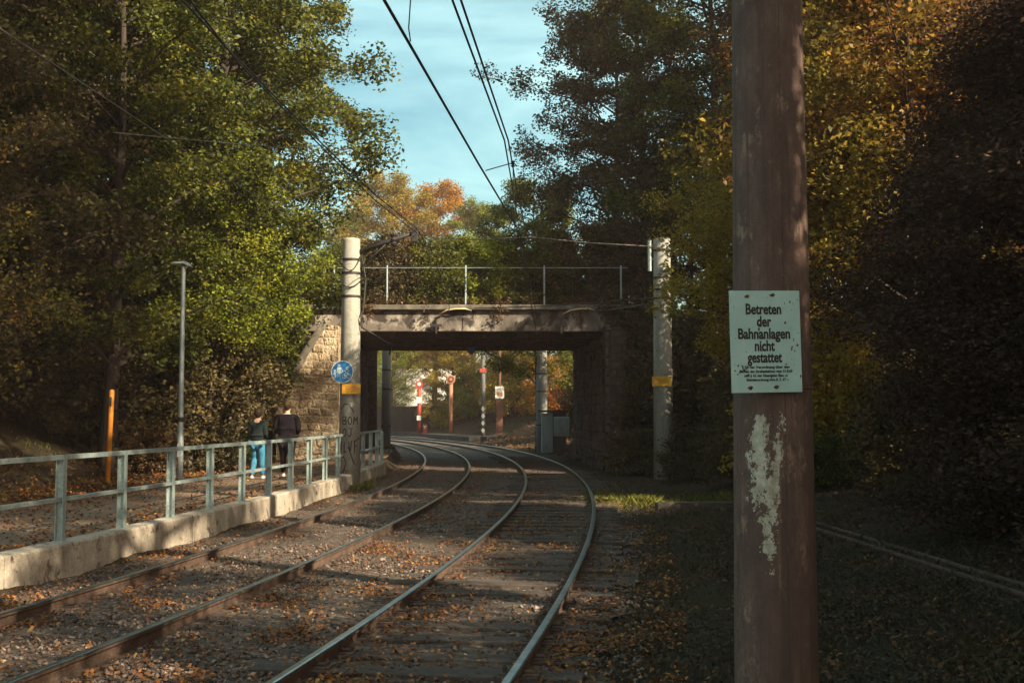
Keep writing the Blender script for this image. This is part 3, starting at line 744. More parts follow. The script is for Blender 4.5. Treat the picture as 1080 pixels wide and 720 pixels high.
# ragged remnant of white paint on the shaft
rs = np.random.RandomState(4)
gsz = .0016
grids = [rs.rand(32, 64) for _ in range(4)]
def vnoise(a, z, g):
    a, z = a % 31, z % 63; i, j = int(a), int(z); fa, fz = a-i, z-j
    fa = fa*fa*(3-2*fa); fz = fz*fz*(3-2*fz)
    return (g[i, j]*(1-fa)+g[i+1, j]*fa)*(1-fz) + (g[i, j+1]*(1-fa)+g[i+1, j+1]*fa)*fz
z_hi, z_lo = at(808, 430, PD-.2).z, at(808, 606, PD-.2).z
xl0 = -.160
m = MB(); vid = {}
def vert(i, j):
    if (i, j) not in vid:
        z = z_lo + j*gsz; r = rb_at(z)+.0012; x = xl0-.03+i*gsz; a = math.asin(max(-.98, min(.98, x/r)))
        vid[(i, j)] = len(m.v); m.v.append((math.sin(a)*r, -math.cos(a)*r, z))
    return vid[(i, j)]
def seg_d(px, pz, ax, az, bx, bz):
    t = max(0, min(1, ((px-ax)*(bx-ax)+(pz-az)*(bz-az))/((bx-ax)**2+(bz-az)**2))); return math.hypot(px-ax-t*(bx-ax), pz-az-t*(bz-az))
Zs = z_hi-z_lo
for j in range(int(Zs/gsz)):
    z = j*gsz
    for i in range(int(.21/gsz)):
        x = -.03+i*gsz
        f = max(.040-seg_d(x, z, .055, Zs*.92, .05, Zs*.45), .027-seg_d(x, z, .095, Zs*.55, .085, Zs*.14), .014-seg_d(x, z, .15, Zs*.93, .12, Zs*.5), .022-seg_d(x, z, .035, Zs*.9, .03, Zs*.62), .012-seg_d(x, z, .098, Zs*.12, .106, Zs*.0))
        n = (vnoise(x*45, z*22, grids[0])-.5)*.05 + (vnoise(x*130, z*80, grids[1])-.5)*.035 + (vnoise(x*330, z*240, grids[2])-.5)*.03
        if f+n > .004 and vnoise(x*200+9, z*60, grids[3]) < .86+f*4: m.f.append((vert(i, j), vert(i+1, j), vert(i+1, j+1), vert(i, j+1)))
m.build('peeled_paint', M['old_paint'], bp)
zb = at(852, 408, PD).z
MB().lathe([(rb_at(zb)+.001, zb-.012), (rb_at(zb)+.006, zb-.010), (rb_at(zb)+.006, zb+.010), (rb_at(zb)+.001, zb+.012)], 64).build('steel_strap', M['rust'], bp)
# the warning sign
SC_ = at(807.5, 360, PD-.245)
ws = empty('warning_sign', SC_, 'pale enamel warning sign with black German lettering on the brown pole', 'sign', rz=R(9))
ws.rotation_euler = (0, R(-1.0), R(9))
SW, SH = .372, .512
MB().box((0,0,0), (SW, .004, SH)).build('sign_plate', M['sign_enamel'], ws, bevel=.0012)
ty = -.0035
px2m = SW/77.5
rows = [('Betreten', .0675, 331), ('der', .0675, 344), ('Bahnanlagen', .0675, 356.8), ('nicht', .0675, 369.5), ('gestattet', .0675, 381.5)]
widths = {'Betreten': 39, 'der': 16, 'Bahnanlagen': 57, 'nicht': 22, 'gestattet': 38}
for tx, sz, yy in rows:
    o = small_text(tx, .074, ws, (-.008, ty, (360-yy)*px2m-.001), M['black_paint'], 1, .0022)
    wd = max(v.co.x for v in o.data.vertices)-min(v.co.x for v in o.data.vertices)
    o.scale.x = widths[tx]*px2m/wd
small = [('\u00a7 58 der Verordnung \u00fcber den', 386.8, 52), ('Betrieb der Stra\u00dfenbahnen vom 31.8.65', 391.2, 58), ('und \u00a7 62 der Eisenbahn Bau- u.', 395.6, 48), ('Betriebsordnung vom 8. 5. 67', 399.9, 43)]
for tx, yy, wpx in small:
    o = small_text(tx, .0185, ws, (-.004, ty, (360-yy)*px2m-.006), M['black_paint'], 1, .0006)
    wd = max(v.co.x for v in o.data.vertices)-min(v.co.x for v in o.data.vertices)
    o.scale.x = wpx*px2m/wd
for px, py in ((788.5, 312.5), (816.5, 311), (789.5, 408), (818, 407.5)):
    x, z = (px-807)*px2m, (360-py)*px2m
    h = disc(.008, -.006, -.002, 12, x, z); h.build('screw', M['rust'], ws)
    rs_ = random.Random(px); k = 14
    MB().prism([(x-.004+math.cos(2*PI*i/k)*.012*rs_.uniform(.7,1.5), z-.002+math.sin(2*PI*i/k)*.008*rs_.uniform(.6,1.4)) for i in range(k)], -.0028, -.0021).build('rust_stain', M['rust'], ws)
rs_ = random.Random(11)
m = MB()
for k in range(34):
    x = rs_.choice([rs_.uniform(.1,.18), rs_.uniform(-.18,.18), rs_.uniform(.13,.18)]); z = rs_.uniform(-.24,.24); r = rs_.choice([.0018,.0025,.004,.006])
    n = 9; m.prism([(x+math.cos(2*PI*i/n)*r*rs_.uniform(.5,1.2), z+math.sin(2*PI*i/n)*r*rs_.uniform(.8,1.9)) for i in range(n)], -.0026, -.0021)
for k in range(16):
    x, z = -.125+rs_.gauss(0,.018), -.15+rs_.gauss(0,.014); r = rs_.uniform(.002,.006)
    n = 9; m.prism([(x+math.cos(2*PI*i/n)*r*rs_.uniform(.6,1.6), z+math.sin(2*PI*i/n)*r*rs_.uniform(.6,1.3)) for i in range(n)], -.0026, -.0021)
m.build('chipped_enamel', M['rust'], ws)
MB().box((0,.018,.2), (.06,.03,.03)).box((0,.018,-.2), (.06,.03,.03)).build('mounting_bracket', M['dark_metal'], ws)

# ------------------------------------------------------------------ overhead wires
W1 = 'contact wire'
def nearend(a, b, k):                    # continue a straight wire behind the photographer
    return a + (a-b)*k
a, b = at(405, 0, 10.6), at(545, 240, 27)
b2 = at(553, 262, 34)
wire('overhead_wire', [nearend(a, b, 1.4), a, a.lerp(b,.5)+Vector((0,0,-.03)), b, at(566,352,40), at(575,362,50)], .017, 'thick black overhead wire slanting across the sky, carrying a dropper', 'wire')
p = at(433, 42, 11.9)
wire('dropper_wire', [p+Vector((0,0,-.02)), at(431, 30, 11.8), at(433, 0, 11.7), at(436, -80, 11.4)], .007, 'short dropper hanging onto the thick wire at the top of the sky', 'wire')
a, b = at(477, 0, 11.5), at(532, 148, 18); e = at(548, 245, 30)
wire('overhead_wire', [nearend(a, b, 1.8), a, b, at(541, 200, 24), e, at(572, 360, 44)], .014, 'left wire of the close pair at the right of the sky', 'wire')
a, b = at(486, 0, 11.5), at(536, 148, 18)
wire('overhead_wire', [nearend(a, b, 1.8), a, b, at(546, 205, 24), at(556, 250, 30), at(590, 262, 33)], .014, 'right wire of the close pair at the right of the sky', 'wire')
a, b = at(188, -4, 11.5), at(340, 152, 18.0); e = at(440, 241, 28.8)
wire('overhead_wire', [nearend(a, b, 1.4), a, at(245, 57, 13.4), b, at(395, 205, 22), e, at(470, 300, 36), at(480, 360, 46)], .012, 'upper wire over the left track in front of the trees', 'wire')
a, b = at(200, 0, 11.7), at(342, 158, 18.0); e = at(440, 246, 28.8)
wire('overhead_wire', [nearend(a, b, 1.4), a, at(250, 65, 13.5), b, at(395, 211, 22), e], .011, 'lower wire over the left track in front of the trees', 'wire')
wire('feeder_wire', [at(-40, 4, 10.4), at(101, 97, 12.8), at(172, 144, 15.5), at(262, 202, 20), at(357, 262, 29.1)], .007, 'pale feeder wire running down to the top of the left mast', 'wire', 'light_wire')
wire('pull_off_wire', [at(120, 140, 15), at(240, 151, 17.2), at(300, 156, 17.7), at(341, 153, 18)], .007, 'thin sideways pull off wire against the left trees', 'wire', 'light_wire')
wire('dropper_wire', [at(342, 157, 18), at(339, 205, 20), at(336, 246, 24.2)], .007, 'pale dropper between the left wires and the feeder', 'wire', 'light_wire')
wire('pull_off_wire', [at(500, 253, 31), at(560, 250, 31.5), at(620, 256, 32.2), at(690, 260, 32.9)], .013, 'pale span wire reaching from the right mast over the tracks', 'wire', 'light_wire')
wire('span_wire', [at(366, 258, 29.0), at(440, 250, 30), at(500, 253, 31)], .010, 'dark span wire from the left mast over the tracks', 'wire')
wire('pull_off_wire', [at(512, 180, 20.8), at(540, 172, 20.9)], .010, 'short pull off bar under the close pair of wires', 'wire')
wire('dropper_wire', [at(541, 172, 20.9), at(542, 215, 24), at(543, 240, 27)], .010, 'dropper from the close pair of wires down to the thick wire', 'wire', 'light_wire')
m = MB().lathe([(.02,-.06),(.05,-.04),(.02,-.02),(.05,.0),(.02,.02),(.05,.04),(.02,.06)], 10); o = m.build('wire_insulator', M['dark_metal']); o.location = at(541, 173, 20.9)
tag(o, 'small insulator where the pull off bar meets the close pair of wires', 'insulator')

# ------------------------------------------------------------------ street lamp, marker post
b = at(189.5, 502, 27.0); b.z = H(b.x, b.y)
hl = at(189, 279, 27).z - b.z
lp = empty('street_lamp', b, 'slim grey street lamp with a flat head beside the footpath', 'street lamp')
MB().lathe([(.075,-.2),(.075,1.1),(.062,1.15),(.05,hl-.1),(.045,hl)], 16).build('pole', M['lamp_metal'], lp, True)
m = MB().prism([(-.36,.02),(.02,.05),(.10,.02),(.20,-.10),(.12,-.10),(.0,-.03),(-.36,-.02)], -.11, .11)
for i, v in enumerate(m.v): m.v[i] = (v[0]*.78+.03, v[1], v[2]*.8+hl+.03)
m.build('lamp_head', M['lamp_metal'], lp, bevel=.01)
MB().box((.02,0,hl-.01), (.1,.1,.06)).build('head_joint', M['dark_metal'], lp)
MB().box((0,-.078,.75), (.09,.012,.32)).build('service_door', M['lamp_metal'], lp)
MB().lathe([(.078,1.42),(.08,1.43),(.08,1.52),(.078,1.53)], 16).build('sticker_band', M['dark_metal'], lp)
b = at(113.5, 499, 27.5); b.z = H(b.x, b.y)
om = empty('marker_post', b, 'slightly leaning orange marker post at the edge of the bushes', 'post'); om.rotation_euler = (0, R(1.6), 0)
hm = at(115, 411, 27.5).z-b.z
MB().lathe([(.062,-.2),(.062,hm-.04),(.05,hm),(.02,hm+.01)], 14).build('post_body', M['orange_paint'], om, True)
MB().box((.0,-.066,hm-.28), (.05,.012,.22)).build('number_plate', M['dark_metal'], om)

# ------------------------------------------------------------------ beyond the bridge
def post_thing(name, px, py_base, py_top, D, r, mat, label, cat):
    b = at(px, py_base, D); h = at(px, py_top, D).z-b.z
    t = empty(name, b, label, cat)
    MB().lathe([(r,-.4),(r,h-.02),(r*.6,h)], 12).build('post', M[mat], t, True)
    return t, h
# platform edge
pl0 = path_pts(1.95, 80, 112, 2.0)
o = MB().sweep(pl0, [(0,-.1),(0,.36),(3.2,.38),(3.2,-.1)]).build('low_platform', M['dark_wall'], None)
tag(o, 'low station platform curving away beyond the bridge', 'platform')
PB = 96.0
t, h = post_thing('station_signal', 442, 457, 403, PB, .17, 'red_paint', 'red and white signal post standing left on the far platform', 'signal')
disc(.34, -.2, .0, 20, 0, h-.2).build('signal_disc', M['red_paint'], t); disc(.15, -.24, -.21, 16, 0, h-.15).build('white_spot', M['white_paint'], t)
MB().box((0,-.2,h-1.5), (.42,.06,.5)).box((0,-.2,h-3.0), (.36,.06,.4)).build('white_band', M['white_paint'], t)
t, h = post_thing('round_sign_post', 475.5, 457.5, 400, PB-3, .16, 'salmon_paint', 'salmon red post with a round sign on the far platform', 'sign')
disc(.36, -.22, -.1, 24, 0, h).build('round_sign', M['salmon_paint'], t); disc(.26, -.26, -.225, 20, 0, h).build('dark_face', M['rust'], t); disc(.12, -.29, -.265, 16, 0, h).build('pale_centre', M['salmon_paint'], t)
t, h = post_thing('striped_post', 509.5, 458.5, 360, 84, .16, 'cabinet_dark', 'dark post with white diamonds at its foot on the far platform', 'post')
for k in range(4):
    z = .35+k*.52; MB().prism([(0,z-.22),(.14,z),(0,z+.22),(-.14,z)], -.21, -.175).build('white_diamond', M['white_paint'], t)
MB().prism([(-.24,h-2.3),(.24,h-2.3),(.24,h-2.0),(-.24,h-2.0)], -.22, -.18).build('red_plate', M['red_paint'], t)
t, h = post_thing('notice_post', 527, 459, 368, 80, .1, 'rust', 'brown red post carrying a white notice beyond the bridge', 'notice post')
MB().box((0,-.15,1.5), (.46,.1,3.0)).build('red_panel', M['rust'], t)
MB().box((0,-.22,3.0), (.62,.05,.85)).build('notice', M['white_paint'], t); MB().box((.02,-.26,2.9), (.35,.02,.25)).build('faded_picture', M['salmon_paint'], t)
b = at(448.5, 457, PB-1)
t = empty('litter_bin', b, 'small red bin with a white mark on the far platform', 'bin')
MB().lathe([(.17,-.1),(.18,.3),(.21,.74),(.19,.8)], 14).build('bin_body', M['red_paint'], t); MB().box((-.01,-.23,.6), (.26,.03,.07)).box((-.01,-.225,.48), (.06,.03,.2)).build('white_mark', M['white_paint'], t)
# dark wall behind the platform
wx0, wx1 = at(405, 459, 104), at(505, 459, 100)
t = empty('boundary_wall', (wx0.x, 104, wx0.z-.4), 'long dark boundary wall behind the far platform', 'wall')
L = wx1.x-wx0.x
MB().box((L/2, 0, 1.45), (L+3, .3, 2.9)).build('wall_panel', M['dark_wall'], t)
MB().box((L/2, 0, 2.96), (L+3.2, .44, .12)).build('wall_cap', M['dark_wall'], t)
for k in range(7): MB().box((k*L/6, -.2, 1.45), (.28, .1, 2.9)).build('wall_pier', M['dark_wall'], t)
# pale house
hb = at(418, 452, 128); hb.z = .3
t = empty('pale_house', hb, 'pale plastered house glimpsed between the far trees', 'house')
MB().box((3.5, 4, 3.6), (9, 8, 7.4)).build('wall', M['white_paint'], t)
MB().prism([(-1.6,7.3),(8.6,7.3),(3.5,10.6)], -.6, 8.6).build('roof', M['rust'], t)
for x in (.6, 3.4, 6.2):
    for z in (2.2, 5.0):
        wn = MB().box((x, -.03, z), (1.2, .1, 1.5)).build('window', M['white_paint'], t); MB().box((x, -.09, z), (1.0, .04, 1.3)).build('pane', M['cabinet_dark'], wn)
# masts and cabinet beyond the bridge
far = [(571.5, 476, 58.0, .29, 8.2, 'far_mast', 'grey blue mast beside the cabinet beyond the bridge'),
       (407, 470, 53.0, .22, 8.0, 'far_mast', 'pale blue lit mast seen left under the bridge'),
       (391, 472, 49.5+2, .28, 8.0, 'stone_dark', 'dark mast next to the pale blue lit one under the bridge')]
for px, py, D, r, h, mt, lab in far:
    b = at(px, py, D); b.z = 0
    t = mast('overhead_line_mast', b, r, r*.9, h, M[mt], lab, bands=(1.4, 3.1, 4.0), group='masts beyond the bridge')
cb = at(586, 475, 57); cb.z = 0.03
t = empty('line_cabinet', cb, 'grey blue electrical cabinet with a side box beside the tracks beyond the bridge', 'cabinet')
MB().box((-.42,0,.98), (.56,.7,1.96)).build('cabinet_body', M['cabinet_paint'], t, bevel=.02)
MB().box((.2,.1,1.02), (.66,.6,2.04)).build('rear_body', M['cabinet_dark'], t, bevel=.02)
MB().box((-.1,0,2.07), (1.5,.95,.1)).build('roof', M['rust'], t)
MB().box((.28,-.36,1.3), (.78,.3,.98)).build('side_box', M['cabinet_paint'], t, bevel=.03)
MB().box((.28,-.525,1.3), (.62,.03,.78)).build('door', M['far_mast'], t, bevel=.01)
MB().box((-.42,-.365,1.0), (.4,.03,1.6)).build('door', M['cabinet_paint'], t, bevel=.01)
b = at(497, 369, 46)
t = empty('small_blue_sign', b, 'small blue plate hanging under the bridge deck', 'sign')
MB().prism([(0,-.2),(.17,-.06),(.17,.12),(-.17,.12),(-.17,-.06)], -.01, .01).build('plate', M['blue_paint'], t); MB().tube([(0,0,.1),(0,0,.45)], .012, 6).build('hanger', M['dark_metal'], t)

# ------------------------------------------------------------------ vegetation
def leaves(rs, pos, L, W, up=.5, droop=.2):
    """one folded leaf quad at each position"""
    n = len(pos)
    d = rs.normal(size=(n, 3)); d[:, 2] = d[:, 2]*.6 - droop; d /= np.linalg.norm(d, axis=1)[:, None]
    nn = rs.normal(size=(n, 3)); nn[:, 2] += up*2.0
    s = np.cross(d, nn); s /= np.linalg.norm(s, axis=1)[:, None]+1e-9
    nr = np.cross(s, d)
    l = (L*rs.uniform(.6, 1.25, n))[:, None]; w_ = l*W/L
    a = pos - d*l*.5; b = pos + d*l*.5
    c1 = pos + s*w_*.5 + nr*l*.08 - d*l*.05; c2 = pos - s*w_*.5 + nr*l*.08 - d*l*.05
    return np.stack([a, c1, b, c2], 1).reshape(-1, 3)
def cloud(rs, c, n, sx, sz):
    q = rs.normal(size=(n, 3)); q /= np.linalg.norm(q, axis=1)[:, None]; q *= (rs.rand(n)**.45)[:, None]
    q *= np.array([sx, sx, sz]); return q + np.array(c)
def tree_meshes(name, seed, Ht, zb, R0, nl, leafL, per, cl, shape='round', sub=5, wood_r=.2, gaps=.12, lean=0):
    rs = np.random.RandomState(seed); rd = random.Random(seed)
    wood = MB()
    n = 9; tr = []
    ph = rd.uniform(0, 6)
    for k in range(n):
        u = k/(n-1); tr.append(Vector((math.sin(ph+u*3)*.3*u*R0*.3+lean*u, math.cos(ph*1.3+u*2.4)*.3*u*R0*.3, -.3+u*(Ht*.92+.3))))
    wood.tube(tr, [max(.02, wood_r*(1.25 if k == 0 else 1)*(1-.88*k/(n-1))) for k in range(n)], 9)
    def axis_at(z):
        u = min(max((z+.3)/(Ht*.92+.3), 0), .999)*(n-1); i = int(u); return tr[i].lerp(tr[i+1], u-i)
    def prof(u):
        if shape == 'round': return max(.15, (1-(abs(2*u-.85)/1.15)**2.2))**.6
        if shape == 'cone': return .18+.9*(1-u)
        if shape == 'column': return .75+.3*math.sin(u*PI)-.35*u*u
        return max(.2, math.cos(u*1.45))
    P_ = []
    for i in range(nl):
        u = ((i+.5)/nl)**.9; z = zb+u*(Ht-zb); az = i*2.39996+rd.uniform(-.5,.5); Rr = R0*prof(u)*rd.uniform(.7,1.12)
        if rd.random() < gaps: continue
        z0 = max(.1, z-Rr*rd.uniform(.25,.6)); st = axis_at(z0)
        dr = Vector((math.cos(az), math.sin(az), 0)); end = axis_at(min(z, Ht*.9)) + dr*Rr; end.z = z
        mid = st.lerp(end, .5)+Vector((rd.uniform(-.2,.2), rd.uniform(-.2,.2), rd.uniform(0,.25)*Rr*.5))
        pts = [st, st.lerp(mid,.55)+Vector((0,0,.05)), mid, mid.lerp(end,.55), end]
        r0 = max(.012, wood_r*.36*(1-u*.6))
        wood.tube(pts, [r0, r0*.8, r0*.6, r0*.4, r0*.15], 5, False)
        for f in (.5, .75, 1.0):
            q = mid.lerp(end, f*2-1) if f > .5 else mid
            P_.append(tuple(q))
        for k in range(sub):
            f = rd.uniform(.25, 1); q = mid.lerp(end, f*2-1) if f > .5 else st.lerp(mid, f*2)
            a2 = az+rd.choice((-1,1))*rd.uniform(.5,1.3); ln = Rr*rd.uniform(.2,.42)
            e2 = q+Vector((math.cos(a2), math.sin(a2), rd.uniform(-.3,.55)))*ln
            wood.tube([q, q.lerp(e2,.5)+Vector((0,0,.04)), e2], [r0*.4, r0*.25, .006], 4, False)
            P_.append(tuple(e2)); P_.append(tuple(q.lerp(e2, .6)))
    V = []
    for c in P_:
        k = rs.uniform(.5, 1.35); m_ = max(4, int(per*k*k))
        V.append(leaves(rs, cloud(rs, c, m_, cl*k, cl*k*.8), leafL, leafL*.62))
    V = np.concatenate(V)
    return wood.mesh(name+'_trunk'), quads_mesh(name+'_crown', V)
def bush_meshes(name, seed, Ht, R0, n, leafL, per, cl, stems=7):
    rs = np.random.RandomState(seed); rd = random.Random(seed); wood = MB(); P_ = []
    for i in range(n):
        az = rd.uniform(0, 2*PI); el = rd.uniform(.02, 1)**.8; rr = R0*rd.uniform(.45,1.05)
        c = Vector((math.cos(az)*rr*math.sqrt(max(.05, 1-el*el*.8)), math.sin(az)*rr*math.sqrt(max(.05, 1-el*el*.8)), Ht*el*rd.uniform(.75,1.08)+.08))
        P_.append(tuple(c))
        if i % max(1, n//(stems*4)) == 0:
            b = Vector((c.x*.2, c.y*.2, -.1)); wood.tube([b, b.lerp(c,.5)+Vector((0,0,.15*Ht)), c+(c-b)*.12], [.03*Ht*.3+.008, .012, .004], 5, False)
    V = [leaves(rs, cloud(rs, c, int(per*rs.uniform(.5,1.4)), cl*rs.uniform(.6,1.2), cl*.6), leafL, leafL*.62) for c in P_]
    return wood.mesh(name+'_stem'), quads_mesh(name+'_leaves', np.concatenate(V))
PROTO = {}
PROTO['broad'] = tree_meshes('broad_tree', 1, 17, 1.6, 4.3, 56, .145, 92, .53, 'round', 6, .22, .08)
PROTO['broad2'] = tree_meshes('broad_tree', 7, 18, 2.6, 4.0, 56, .145, 88, .52, 'round', 6, .24, .08)
PROTO['tall'] = tree_meshes('tall_tree', 2, 20, 3.0, 3.4, 60, .145, 84, .50, 'column', 6, .24, .06)
PROTO['open'] = tree_meshes('open_tree', 3, 14, 2.0, 3.6, 44, .13, 60, .6, 'round', 6, .16, .12)
PROTO['raised'] = tree_meshes('leafy_tree', 11, 17, 5.0, 4.3, 52, .145, 96, .54, 'round', 6, .22, .04)
PROTO['lofty'] = tree_meshes('lofty_tree', 12, 27, 12.5, 5.0, 46, .19, 62, .85, 'round', 6, .3, .1)  # crown height set so its shade falls on the upper left trees
PROTO['golden'] = tree_meshes('golden_tree', 13, 10, 3.6, 3.3, 42, .11, 90, .46, 'round', 6, .12, .06)
PROTO['yellowish'] = tree_meshes('small_tree', 4, 10, .8, 3.2, 48, .12, 84, .46, 'round', 6, .13, .06)
PROTO['twiggy'] = tree_meshes('twiggy_tree', 5, 9, 1.5, 3.0, 34, .085, 30, .45, 'round', 8, .09, .1)
PROTO['hedge'] = tree_meshes('evergreen', 6, 8, .2, 2.3, 70, .065, 250, .5, 'column', 6, .15, .0)
PROTO['bush'] = bush_meshes('bush', 8, 3.2, 2.0, 260, .12, 95, .45)
PROTO['low'] = bush_meshes('low_bush', 9, 1.3, 1.3, 130, .09, 80, .32)
def plant(kind, name, x, y, mat, label, sc_=1.0, rz=0, cat='tree', group=None, z=None, sxy=None):
    z0 = (H(x, y) if z is None else z) - .05
    t = empty(name, (x, y, z0), label, cat, group, rz)
    k = sxy if sxy else sc_; t.scale = (k, k, sc_)
    wood, crown = PROTO[kind]
    for nm, me, mt in ((('stems' if cat in ('bush','hedge') else 'trunk'), wood, M['bark']), (('foliage' if cat in ('bush','hedge') else 'crown'), crown, M[mat])):
        o = bpy.data.objects.new(nm, me); C.objects.link(o); o.parent = t
        if len(me.materials) == 0: me.materials.append(None)
        o.material_slots[0].link = 'OBJECT'; o.material_slots[0].material = mt
    return t
TREES = [
 # left wall of trees
 ('golden','leafy_tree',-9.0,33.6,'leaf_bright','small bright yellow green tree right of the street lamp top',.92,2.0),  # bright leaf colour stands in for sun on the lower foliage
 ('raised','leafy_tree',-8.6,35.0,'leaf_green','tall green tree whose right edge borders the sky above the left mast',1.08,0.3),  # darker leaf colour stands in for shade on the upper foliage
 ('broad2','leafy_tree',-10.6,30.0,'leaf_green','green tree left of the street lamp, behind the marker post',.92,2.2),
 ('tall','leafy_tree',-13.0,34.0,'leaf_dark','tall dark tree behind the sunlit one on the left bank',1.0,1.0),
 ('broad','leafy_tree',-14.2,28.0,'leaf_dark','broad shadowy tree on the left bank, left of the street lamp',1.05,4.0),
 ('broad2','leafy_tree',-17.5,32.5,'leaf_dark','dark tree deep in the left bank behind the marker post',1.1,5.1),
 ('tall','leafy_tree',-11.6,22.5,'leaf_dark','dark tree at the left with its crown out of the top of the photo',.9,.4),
 ('twiggy','bare_tree',-10.6,19.0,'leaf_mixed','thin half bare tree with rusty leaves at the left edge',1.0,2.0),
 ('open','leafy_tree',-15.5,24.0,'leaf_green','loose green tree at the far left edge of the photo',1.1,3.0),
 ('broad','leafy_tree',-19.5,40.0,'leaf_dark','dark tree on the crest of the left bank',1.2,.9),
 ('tall','leafy_tree',-9.4,43.5,'leaf_green','tall green tree standing beyond the left end of the bridge',.95,2.9),
 # right side
 ('broad2','leafy_tree',7.6,42.5,'leaf_green','big dark tree rising behind the right end of the bridge',1.0,.8),
 ('raised','leafy_tree',4.6,51.0,'leaf_dark','dark green tree behind the bridge fence, right of the sky',1.02,2.6),
 ('tall','leafy_tree',9.6,36.0,'leaf_brown','brown tinged tall tree between the right mast and the brown pole',.98,1.9),
 ('golden','small_tree',6.8,28.5,'leaf_yellow','small yellow tree left of the brown pole, behind the right mast',.88,.3),
 ('golden','small_tree',8.5,24.0,'leaf_mixed','small golden tree right of the brown pole',.98,2.3),
 ('open','leafy_tree',9.6,24.2,'leaf_red','tree with red hanging leaves at the top right of the photo',1.1,4.4),
 ('golden','leafy_tree',7.5,21.6,'leaf_mixed','gold and rust coloured tree just right of the brown pole, above the dark evergreens',1.12,1.1),
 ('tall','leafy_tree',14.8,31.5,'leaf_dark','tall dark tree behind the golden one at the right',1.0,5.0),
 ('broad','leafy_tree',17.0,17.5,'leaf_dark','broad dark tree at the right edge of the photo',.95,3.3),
 ('broad2','leafy_tree',13.0,38.0,'leaf_green','green tree on the bank behind the right mast',1.05,3.9),
 # behind the bridge, in the gap of the sky
 ('raised','leafy_tree',1.4,60.0,'leaf_green','green tree at the right edge of the sky beyond the bridge',.85,.2),
 ('broad2','leafy_tree',-15.5,45.0,'leaf_dark','dark tree on the left bank beyond the bridge, behind the crest',1.0,1.2),
 ('broad','leafy_tree',-23.0,34.0,'leaf_dark','dark tree at the back of the left bank, farthest left',1.15,2.2),
 ('broad2','leafy_tree',-22.0,46.0,'leaf_dark','dark tree at the very back of the left bank',1.15,4.2),
 ('broad','leafy_tree',-12.0,39.0,'leaf_green','green tree on top of the left bank above the pale wing wall',.95,5.2),
 ('broad2','leafy_tree',12.0,46.0,'leaf_dark','dark tree at the back of the right bank behind the bridge road',1.1,1.7),
 ('broad','leafy_tree',17.5,30.0,'leaf_dark','dark tree at the back of the right bank behind the golden tree',1.15,2.7),
 ('broad','leafy_tree',9.8,43.0,'leaf_dark','dark tree low behind the right wing wall, near the right mast',.7,.7),
 ('yellowish','small_tree',7.0,44.5,'leaf_dark','small dark tree filling the gap left of the brown pole beyond the right mast',.8,.4),
 ('tall','leafy_tree',5.4,45.5,'leaf_dark','tall dark tree directly behind the right part of the bridge fence',.95,3.7),
]
for kind, nm, x, y, mt, lab, s_, rz in TREES: plant(kind, nm, x, y, mt, lab, s_, rz)
FAR = [
 ('open',-11.2,106,'leaf_bright','loose pale green tree in front of the pale house',.72),

 ('raised',-11.8,112,'leaf_yellow','tall yellow autumn tree at the foot of the sky next to the left mast',1.5),
 ('raised',-8.0,117,'leaf_orange','tall orange autumn tree under the middle of the sky',1.5),
 ('broad2',-3.6,110,'leaf_bright','tall yellow green tree under the right of the sky',1.26),
 ('broad',-17.0,124,'leaf_bright','tall pale green tree far beyond the left mast',1.4),
 ('yellowish',-5.2,100,'leaf_yellow','golden tree behind the round sign on the far platform',1.0),
 ('open',0.5,96,'leaf_orange','orange tree right behind the striped post beyond the bridge',.95),
 ('open',4.2,90,'leaf_bright','yellow green tree behind the notice post beyond the bridge',.9),
 ('tall',8.0,84,'leaf_dark','dark tree behind the cabinet beyond the bridge',.7),
 ('broad',1.5,108,'leaf_yellow','yellow tree farthest away in the middle of the bridge opening',1.0),
 ('open',5.6,76,'leaf_yellow','thin golden tree just left of the cabinet beyond the bridge',.75),
 ('broad2',-22.0,88,'leaf_dark','dark tree left of the tracks far beyond the bridge',.9),
 ('broad',-17.5,72,'leaf_green','green tree left of the tracks beyond the dark mast',.85)]
for i, (kd, x, y, mt, lab, s_) in enumerate(FAR): plant(kd, 'autumn_tree', x, y, mt, lab, s_, i*1.3, z=.2)
